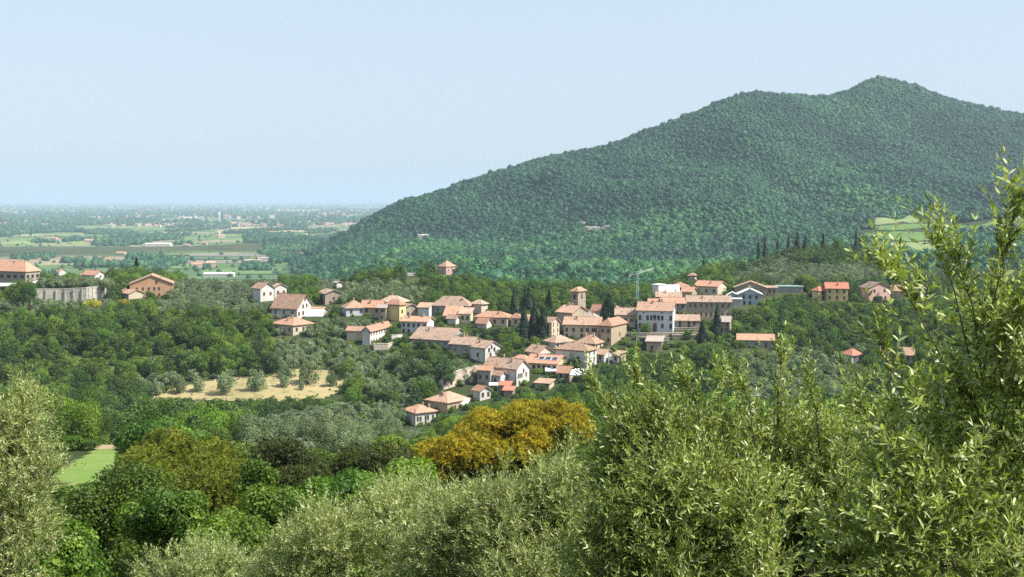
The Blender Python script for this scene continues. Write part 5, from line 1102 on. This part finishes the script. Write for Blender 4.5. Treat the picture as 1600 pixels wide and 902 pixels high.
# stone pines
pine('large golden green umbrella pine beside the mown grass strip', [(290, 762, 60, 104, 84), (235, 760, 60, 60, 70), (340, 790, 60, 55, 75), (262, 710, 61, 52, 38)], 'pine', 13000, 21, per=30)
pine('broad rusty orange pine with browned needles below the lowest village houses', [(790, 708, 74, 112, 78), (720, 715, 73, 76, 62), (865, 676, 75, 66, 56), (800, 662, 76, 80, 40), (690, 740, 72, 45, 40)], 'rust_pine', 20000, 22, per=34, trunk=.3, needle=.28, dead=60, rr=(.14, .24))
pine('dark green pine right of the golden green umbrella pine', [(448, 752, 66, 60, 62), (420, 775, 66, 36, 50)], 'dark_pine', 7000, 23, per=26)
pine('low dark pine touching the left side of the rusty orange pine', [(585, 745, 68, 66, 54), (535, 760, 68, 46, 46), (630, 760, 67, 36, 40)], 'dark_pine', 8000, 24, per=24)
pine('reddish pine mostly hidden behind the central near olive', [(1200, 740, 48, 110, 70), (1120, 720, 48, 60, 60)], 'rust_pine', 6500, 25, per=22)
# leafy shrubs and small trees of the near slope
SH = [('broadleaf_tree', 'tree', 'round broadleaf tree in front of the golden green umbrella pine', [(190, 835, 36, 82, 92), (130, 840, 36, 48, 70), (240, 860, 35, 60, 60)], 'broad', 42000, .10),
      ('leafy_shrub', 'shrub', 'bright leafy shrub growing up before the umbrella pine', [(262, 815, 31, 60, 45), (300, 838, 31, 55, 40)], 'vine', 16000, .10),
      ('leafy_shrub', 'shrub', 'bright green shrub in the bottom left corner beside the left olive', [(95, 880, 22, 70, 50), (40, 900, 22, 60, 50)], 'vine', 16000, .085),
      ('leafy_shrub', 'shrub', 'tall bright green shrub between the umbrella pine and the dark pine', [(418, 830, 44, 52, 85), (470, 850, 44, 50, 75), (400, 760, 46, 28, 40)], 'vine', 30000, .12),
      ('leafy_shrub', 'shrub', 'bright green shrub under the dark pine in the middle', [(540, 810, 40, 62, 58), (500, 800, 42, 40, 45)], 'vine', 22000, .11),
      ('leafy_shrub', 'shrub', 'yellowish green shrub between low dark pine and rusty pine', [(640, 775, 38, 50, 50), (600, 800, 38, 50, 45)], 'vine', 18000, .11),
      ('leafy_shrub', 'shrub', 'dark green shrub at the right foot of the umbrella pine', [(370, 870, 34, 55, 60), (320, 900, 33, 60, 50)], 'broad', 20000, .10),
      ('leafy_shrub', 'shrub', 'dark green thicket between the two dark pines', [(510, 728, 84, 40, 30), (480, 735, 86, 30, 25)], 'broad', 14000, .16),
      ('leafy_shrub', 'shrub', 'green thicket below the rusty pine behind the near olives', [(760, 830, 40, 110, 60), (880, 800, 42, 90, 70)], 'vine', 26000, .12),
      ('leafy_shrub', 'shrub', 'green thicket behind the central near olive', [(1020, 800, 36, 100, 90), (1150, 850, 34, 90, 70)], 'broad', 26000, .12),
      ('leafy_shrub', 'shrub', 'light green thicket behind the near olives on the right', [(1330, 760, 38, 110, 100), (1430, 850, 30, 110, 80)], 'vine', 30000, .12),
      ('leafy_shrub', 'shrub', 'dark green thicket at the right edge behind the nearest olive', [(1560, 780, 40, 120, 120), (1650, 700, 44, 90, 120)], 'broad', 26000, .12)]
for k, (nm, ct, lab, big, mt, n, lf) in enumerate(SH): cloud_tree(nm, ct, lab, big, mt, n, lf, seed=60 + k, per=16, lim=18, trunk=.10, asp=.75)
# fill of scrub between them, out to the first woods
g = np.random.default_rng(77)
for kind, i0 in (('bush', 70), ('broad', 80)):
    pass
FB = []
for i in range(3):
    Cn, Rd = lobes(np.random.default_rng(90 + i), 12, 1.7, 1.2, 1.3, .5, .95); V, Fq, ti = crown_cloud(np.random.default_rng(95 + i), 20000, .085, Cn, Rd); me = mesh_np('crown', V, Fq, M[('broad', 'vine', 'broad')[i]], tint=ti)
    tb = MB(); tb.tube([(0, 0, -.5), (.05, 0, .6), (0, .1, 1.4)], [.1, .08, .04], 6); [tb.tube([(0, 0, .5), tuple(e * .6), tuple(e)], [.05, .03, .01], 4) for e in Cn[:6]]; FB.append((me, tb.mesh('trunk', M['bark'])))
for _ in range(150):
    Y = math.exp(g.uniform(math.log(27), math.log(118))); x = g.uniform(-.46, .46) * Y; px = CX + F * x / Y; z = gz(x, Y)
    s = g.uniform(.8, 1.5)
    if Y > 42 and px < 215: s *= .5
    if (Y < 62 and 175 < px < 400 and HY - F * (z + 3 * s) / Y < 800) or (630 < px < 940 and HY - F * (z + 3 * s) / Y < 790) or (px > 950 and g.random() < .6) or inpoly(x, Y, MOW) or (px < 215 and px > 60 and HY - F * (z + 3 * s) / Y < 742): continue
    if HY - F * (z + 3 * s) / Y < 700: s *= .7
    me, tm = FB[int(g.integers(0, 3))]; root = link('bush', None, None, (x, Y, z - .05)); root.scale = (s, s, s); root.rotation_euler = (0, 0, g.uniform(0, 6.28)); lab = ('small ' if s < 1 else 'wide ') + 'green scrub bush ' + where(px, HY - F * (z + 1.5 * s) / Y) if px < 900 else 'green scrub bush hidden behind the near olive trees'
    tag(root, lab, 'bush', 'scrub bushes of the near slope'); link('crown', me, root); link('trunk', tm, root)

# near olives: real sprigs, leaves in opposite pairs
def sprig_leaves(g, P, D, Ls, pairs, leaf, spread=.8):
    """P, D: start and direction of each sprig; returns leaf base, axis, normal, sprig index"""
    S = len(P); side = norm(np.cross(D, unit(S, g))); up = np.cross(D, side); bend = norm(D + [0, 0, .15]) * 0
    t = (np.arange(pairs) + .6) / pairs; out = []
    for s_ in (-1, 1):
        for j in range(pairs):
            sd = side if j % 2 else up; B = P + D * (Ls * t[j])[:, None]; A = norm(D * g.uniform(.55, 1.1, (S, 1)) + sd * s_ * spread + unit(S, g) * .3 + [0, 0, .12])
            Nn = norm(D - A * (A * D).sum(1, keepdims=True) + unit(S, g) * .45); ok = g.random(S) < .93; out.append((B[ok], A[ok], Nn[ok], np.nonzero(ok)[0], leaf * (g.uniform(.75, 1.15, ok.sum()) * (1 - .35 * t[j] ** 3))))
    B = P + D * Ls[:, None] * .98; A = norm(D + unit(S, g) * .25); out.append((B, A, norm(np.cross(A, unit(S, g))), np.arange(S), leaf * g.uniform(.5, .9, S)))
    return [np.concatenate([o[i] for o in out]) for i in range(5)]
def leaf_mesh(B, A, Nn, ln, wr, mat, tint, org, quad=False):
    S = norm(np.cross(Nn, A)); Nn = np.cross(A, S); L_ = ln[:, None]; w_ = L_ * wr / 2
    if quad: V = np.stack([B, B + A * L_ * .5 + S * w_, B + A * L_, B + A * L_ * .5 - S * w_], 1); k = 4
    else: V = np.stack([B, B + A * L_ * .3 + S * w_ * .9 + Nn * L_ * .03, B + A * L_ * .68 + S * w_ * .8 + Nn * L_ * .02, B + A * L_ - Nn * L_ * .08, B + A * L_ * .68 - S * w_ * .8 + Nn * L_ * .02, B + A * L_ * .3 - S * w_ * .9 + Nn * L_ * .03], 1); k = 6
    return mesh_np('foliage', (V - org).reshape(-1, 3), np.arange(len(B) * k).reshape(-1, k), mat, tint=tint)
LEAFM = []
for i in range(5):
    v = [(0, 0, 0), (.09, .3, .03), (.08, .68, .02), (0, 1, -.08), (-.08, .68, .02), (-.09, .3, .03), (0, .3, -.005), (0, .68, -.012)]
    me = bpy.data.meshes.new('leaf'); me.from_pydata(v, [], [(0, 1, 6), (0, 6, 5), (1, 2, 7, 6), (6, 7, 4, 5), (2, 3, 7), (7, 3, 4)]); me.materials.append(M['near_olive']); a = me.attributes.new('tint', 'FLOAT', 'FACE'); a.data.foreach_set('value', [(.25, .45, .62, .8, 1.)[i]] * 6); LEAFM.append(me)
from mathutils import Matrix
def near_olive(label, base, big, branches, n, leaf, Ls, pairs, seed, mat='near_olive', quad=False, single=0, per=16, trunk=.12, blossom=0, wr=.2, twig=True, low=None, lim=26, shell=.45, gaps=()):
    g = np.random.default_rng(seed); Cn, Rr = sub_lobes(g, big, per, .22, .40, .15); org = np.array(base, float)
    k = g.choice(len(Rr), n, p=Rr ** 2 / (Rr ** 2).sum()); d = norm(unit(n, g) + [0, 0, .25]); P = Cn[k] + d * (Rr[k] * g.uniform(shell, 1.0, n))[:, None]; D = norm(d * .75 + [0, 0, .30] + unit(n, g) * .75)
    mb = MB()
    for pts, rad, cnt, spread in branches:      # hand placed limbs: sprigs grow along them, denser at the tip
        Q = np.array([W3(*p) for p in pts]); mb.tube(Q - org, list(np.linspace(rad, rad * .25, len(Q)) * (.55 if cnt else 1)), 6)
        if cnt:
            t = np.concatenate([g.random(cnt - 2) ** .8, [1, .97]]) * (len(Q) - 1); i = np.minimum(t.astype(int), len(Q) - 2); f = (t - i)[:, None]; pp = Q[i] * (1 - f) + Q[i + 1] * f; dd = norm(Q[i + 1] - Q[i])
            P = np.concatenate([P, pp]); D = np.concatenate([D, norm(dd * g.uniform(.5, 1.2, (cnt, 1)) + unit(cnt, g) * (spread + .35 * (1 - t[:, None] / (len(Q) - 1))) + [0, 0, .2])])
    for gx, gy, ga, gb_ in gaps:             # openings where the trunk shows
        Pm = P + D * Ls * .5; px = CX + F * Pm[:, 0] / Pm[:, 1]; py = HY - F * Pm[:, 2] / Pm[:, 1]; ok = (((px - gx) / ga) ** 2 + ((py - gy) / gb_) ** 2 > 1) | (g.random(len(P)) < .07); P, D = P[ok], D[ok]
    S = len(P); L_ = Ls * g.uniform(.6, 1.25, S); B, A, Nn, si, ln = sprig_leaves(g, P, D, L_, pairs, leaf)
    st = g.random(S); tint = np.clip(.40 * st[si] + .62 * g.random(len(B)) ** 1.3, 0, 1)
    root = link('olive_tree', None, None, tuple(org)); tag(root, label, 'olive tree')
    if single:
        px = CX + F * B[:, 0] / B[:, 1]; py = HY - F * B[:, 2] / B[:, 1]; vis = (px > 2) & (px < 1598) & (py < 900) & (py > 0); o_ = np.argsort(B[:, 1] - ln * 4 + (~vis) * 100)[:single]; msk = np.ones(len(B), bool); msk[o_] = False
        for q in o_:
            a, nn = A[q], Nn[q]; s_ = np.cross(a, nn); s_ /= np.linalg.norm(s_) + 1e-9; nn = np.cross(s_, a); o = link('leaf', LEAFM[min(4, int(tint[q] * 5))], root)
            l_ = ln[q]; o.matrix_local = Matrix(((s_[0] * l_, a[0] * l_, nn[0] * l_, B[q][0] - org[0]), (s_[1] * l_, a[1] * l_, nn[1] * l_, B[q][1] - org[1]), (s_[2] * l_, a[2] * l_, nn[2] * l_, B[q][2] - org[2]), (0, 0, 0, 1)))
        B, A, Nn, ln, tint = B[msk], A[msk], Nn[msk], ln[msk], tint[msk]
    fo = link('foliage', leaf_mesh(B, A, Nn, ln, wr, M[mat], tint, org, quad), root); fo['kind'] = 'stuff'
    limbs(mb, (0, 0, 0), Cn - org, g, trunk, lim, .55); mb.build('trunk', M['olive_bark'], root, True)
    if twig:
        a_ = norm(np.cross(D, unit(S, g))); b_ = np.cross(D, a_); r_ = Ls * .008; ring = [(a_ * math.cos(t) + b_ * math.sin(t)) * r_ for t in (0, 2.09, 4.19)]
        V = np.stack([P + r for r in ring] + [P + D * L_[:, None]], 1) - org; i4 = np.arange(S)[:, None] * 4; Fc = np.concatenate([i4 + [0, 1, 3], i4 + [1, 2, 3], i4 + [2, 0, 3]]); tw = link('twigs', mesh_np('twigs', V.reshape(-1, 3), Fc, M['twig']), root); tw['kind'] = 'stuff'
    if blossom:
        q = g.integers(0, S, blossom); m_ = 14; PP = np.repeat(P[q] + D[q] * (L_[q] * g.uniform(.1, .6, blossom))[:, None], m_, 0) + g.normal(size=(blossom * m_, 3)) * leaf * .22
        V, Fq = quads(PP, unit(len(PP), g), leaf * .13, leaf * .12, g); bl = link('blossoms', mesh_np('blossoms', V - org, Fq, M['blossom'], tint=g.random(len(PP))), root); bl['kind'] = 'stuff'
    return root
def gb(px, Y): x = (px - CX) / F * Y; return (x, Y, gz(x, Y))
near_olive('large silvery olive tree cut off by the left edge of the photo', gb(-60, 14.2), [(-55, 760, 14, 105, 130), (12, 695, 14, 55, 72), (25, 800, 13.6, 52, 90), (-20, 860, 13.4, 90, 90), (35, 640, 14.2, 34, 40), (0, 720, 13.8, 75, 80), (42, 745, 14, 30, 50)],
           [([(0, 760, 14), (15, 680, 14), (30, 606, 14.2)], .015, 26, .5), ([(30, 800, 13.6), (70, 760, 13.6), (92, 725, 13.7)], .012, 20, .5)], 3400, .060, .26, 9, 31, 'mid_olive', True, wr=.24)
near_olive('silvery olive tree at the bottom edge, left of the middle', gb(600, 15), [(560, 880, 15, 110, 100), (480, 900, 15, 70, 75), (640, 850, 15, 90, 90), (440, 905, 15, 50, 50), (620, 800, 15.5, 60, 45)],
           [([(540, 880, 14.5), (500, 850, 14.5), (455, 835, 14.5)], .02, 22, .5)], 3600, .060, .26, 9, 32, 'mid_olive', True, wr=.24)
near_olive('low olive bush at the bottom edge below the umbrella pine', gb(300, 19), [(300, 905, 19, 75, 50), (250, 910, 19, 45, 40), (350, 900, 19, 40, 40)], [([(300, 900, 19), (330, 860, 19)], .01, 10, .5)], 1300, .062, .26, 8, 33, 'mid_olive', True, wr=.24, trunk=.08)
near_olive('dense grey green olive tree in front of the rusty orange pine', gb(790, 12), [(780, 865, 12, 115, 95), (690, 870, 12.2, 75, 80), (860, 830, 12, 85, 90), (740, 810, 12.5, 75, 50), (895, 790, 12, 50, 55), (840, 900, 11.5, 120, 80)],
           [([(780, 860, 11.5), (800, 800, 11.6), (790, 735, 11.8)], .02, 24, .5), ([(860, 800, 11.6), (880, 740, 11.8), (890, 700, 12)], .015, 24, .5), ([(690, 840, 12), (680, 790, 12), (665, 765, 12)], .015, 18, .5)], 5200, .060, .26, 9, 34, 'mid_olive', True, wr=.22, blossom=500)
near_olive('big central olive tree with pale flower buds and a visible forked trunk', gb(1262, 8.6), [(1075, 825, 8.2, 130, 120), (1195, 865, 8.0, 120, 110), (995, 765, 8.6, 75, 90), (1105, 715, 8.6, 80, 70), (1315, 785, 8.4, 110, 110), (1235, 715, 8.8, 80, 60), (975, 875, 8.2, 80, 90), (1365, 875, 8.0, 100, 90), (1015, 675, 8.6, 48, 45), (1135, 925, 7.6, 140, 70)],
           [([(1250, 880, 8.4), (1232, 790, 8.4), (1180, 720, 8.4), (1130, 640, 8.5), (1128, 590, 8.6)], .020, 50, .45), ([(1232, 790, 8.4), (1212, 700, 8.5), (1218, 600, 8.6), (1222, 560, 8.6)], .012, 40, .4), ([(1180, 720, 8.4), (1060, 680, 8.4), (1010, 620, 8.5), (995, 590, 8.5)], .011, 40, .45), ([(1060, 700, 8.3), (960, 660, 8.4), (930, 600, 8.5)], .014, 30, .45),
            ([(1250, 860, 8.2), (1310, 760, 8.2), (1330, 660, 8.3), (1340, 610, 8.3)], .014, 44, .45), ([(1262, 1100, 8.6), (1250, 940, 8.5), (1250, 870, 8.4)], .13, 0, 0), ([(1180, 700, 8.3), (1170, 620, 8.4), (1150, 600, 8.4)], .009, 30, .4), ([(1100, 690, 8.3), (1085, 620, 8.4), (1070, 600, 8.4)], .012, 24, .4), ([(1280, 700, 8.4), (1275, 640, 8.4), (1262, 600, 8.4)], .012, 24, .4)],
           6200, .053, .24, 7, 35, wr=.27, single=300, blossom=2600, trunk=.10, lim=30, gaps=((1248, 862, 36, 62), (1218, 792, 24, 28), (1140, 745, 22, 16), (1040, 790, 18, 22)))
near_olive('nearest olive tree filling the right edge with long leaved upright shoots', gb(1560, 6.0), [(1520, 800, 5.2, 130, 110), (1600, 700, 5.4, 110, 130), (1440, 760, 5.4, 80, 90), (1470, 640, 5.6, 60, 70), (1590, 560, 5.4, 70, 90), (1400, 850, 5.2, 90, 80), (1560, 900, 4.9, 150, 80), (1535, 520, 5.6, 40, 50), (1650, 560, 5.4, 70, 80), (1390, 700, 5.8, 50, 60)],
           [([(1560, 1000, 5.9), (1545, 760, 5.6), (1528, 640, 5.5), (1500, 590, 5.4)], .016, 10, .6), ([(1528, 640, 5.5), (1480, 575, 5.3), (1435, 490, 5.2), (1405, 440, 5.1), (1385, 412, 5.0)], .008, 34, .42),
            ([(1535, 600, 5.4), (1550, 480, 5.3), (1568, 410, 5.2), (1580, 360, 5.2), (1588, 325, 5.2)], .008, 46, .35), ([(1515, 560, 5.4), (1490, 450, 5.3), (1470, 410, 5.3), (1466, 385, 5.3)], .006, 16, .35), ([(1535, 600, 5.4), (1520, 480, 5.3), (1506, 440, 5.3), (1500, 408, 5.3)], .006, 16, .35),
            ([(1530, 620, 5.4), (1600, 500, 5.3), (1622, 460, 5.3)], .008, 30, .4), ([(1528, 660, 5.4), (1450, 640, 5.3), (1400, 590, 5.2), (1382, 545, 5.2)], .007, 24, .4), ([(1540, 700, 5.4), (1440, 720, 5.2), (1370, 690, 5.2), (1345, 640, 5.2)], .007, 24, .45), ([(1545, 740, 5.4), (1570, 640, 5.3), (1590, 560, 5.2)], .01, 20, .5)],
           1200, .055, .22, 6, 36, wr=.30, single=300, blossom=420, trunk=.035, lim=14, shell=.3)
# grass under the near olives
gr = np.random.default_rng(8); n = 90000; Y = 6 + 34 * gr.random(n) ** 1.9; X = gr.uniform(-.1, .46, n) * Y; Zg = height(X, Y); P = np.stack([X, Y, Zg + .05], 1); V, Fq = quads(P, norm(unit(n, gr) * [1, 1, .2]), .30 * gr.uniform(.5, 1.4, n), .02, gr, axis=np.tile([0., 0, 1], (n, 1)) + unit(n, gr) * .3)
tag(link('grass', mesh_np('grass', V, Fq, M['vine'], tint=gr.random(n))), 'green grass blades under the near olive trees', None, None, 'stuff')
# ---------------------------------------------------------------- haze
hm = bpy.data.materials.new('haze'); hm.use_nodes = True; t = hm.node_tree; t.nodes.remove(t.nodes['Principled BSDF'])
pv = t.nodes.new('ShaderNodeVolumePrincipled'); pv.inputs['Color'].default_value = (.52, .65, .82, 1); pv.inputs['Density'].default_value = .78e-4; pv.inputs['Anisotropy'].default_value = 0
t.links.new(pv.outputs[0], t.nodes['Material Output'].inputs['Volume'])
mb = MB(); mb.box(-95000, 95000, -80, 63000, PLAIN - 1.5, 330); tag(mb.build('haze', hm), kind='stuff')
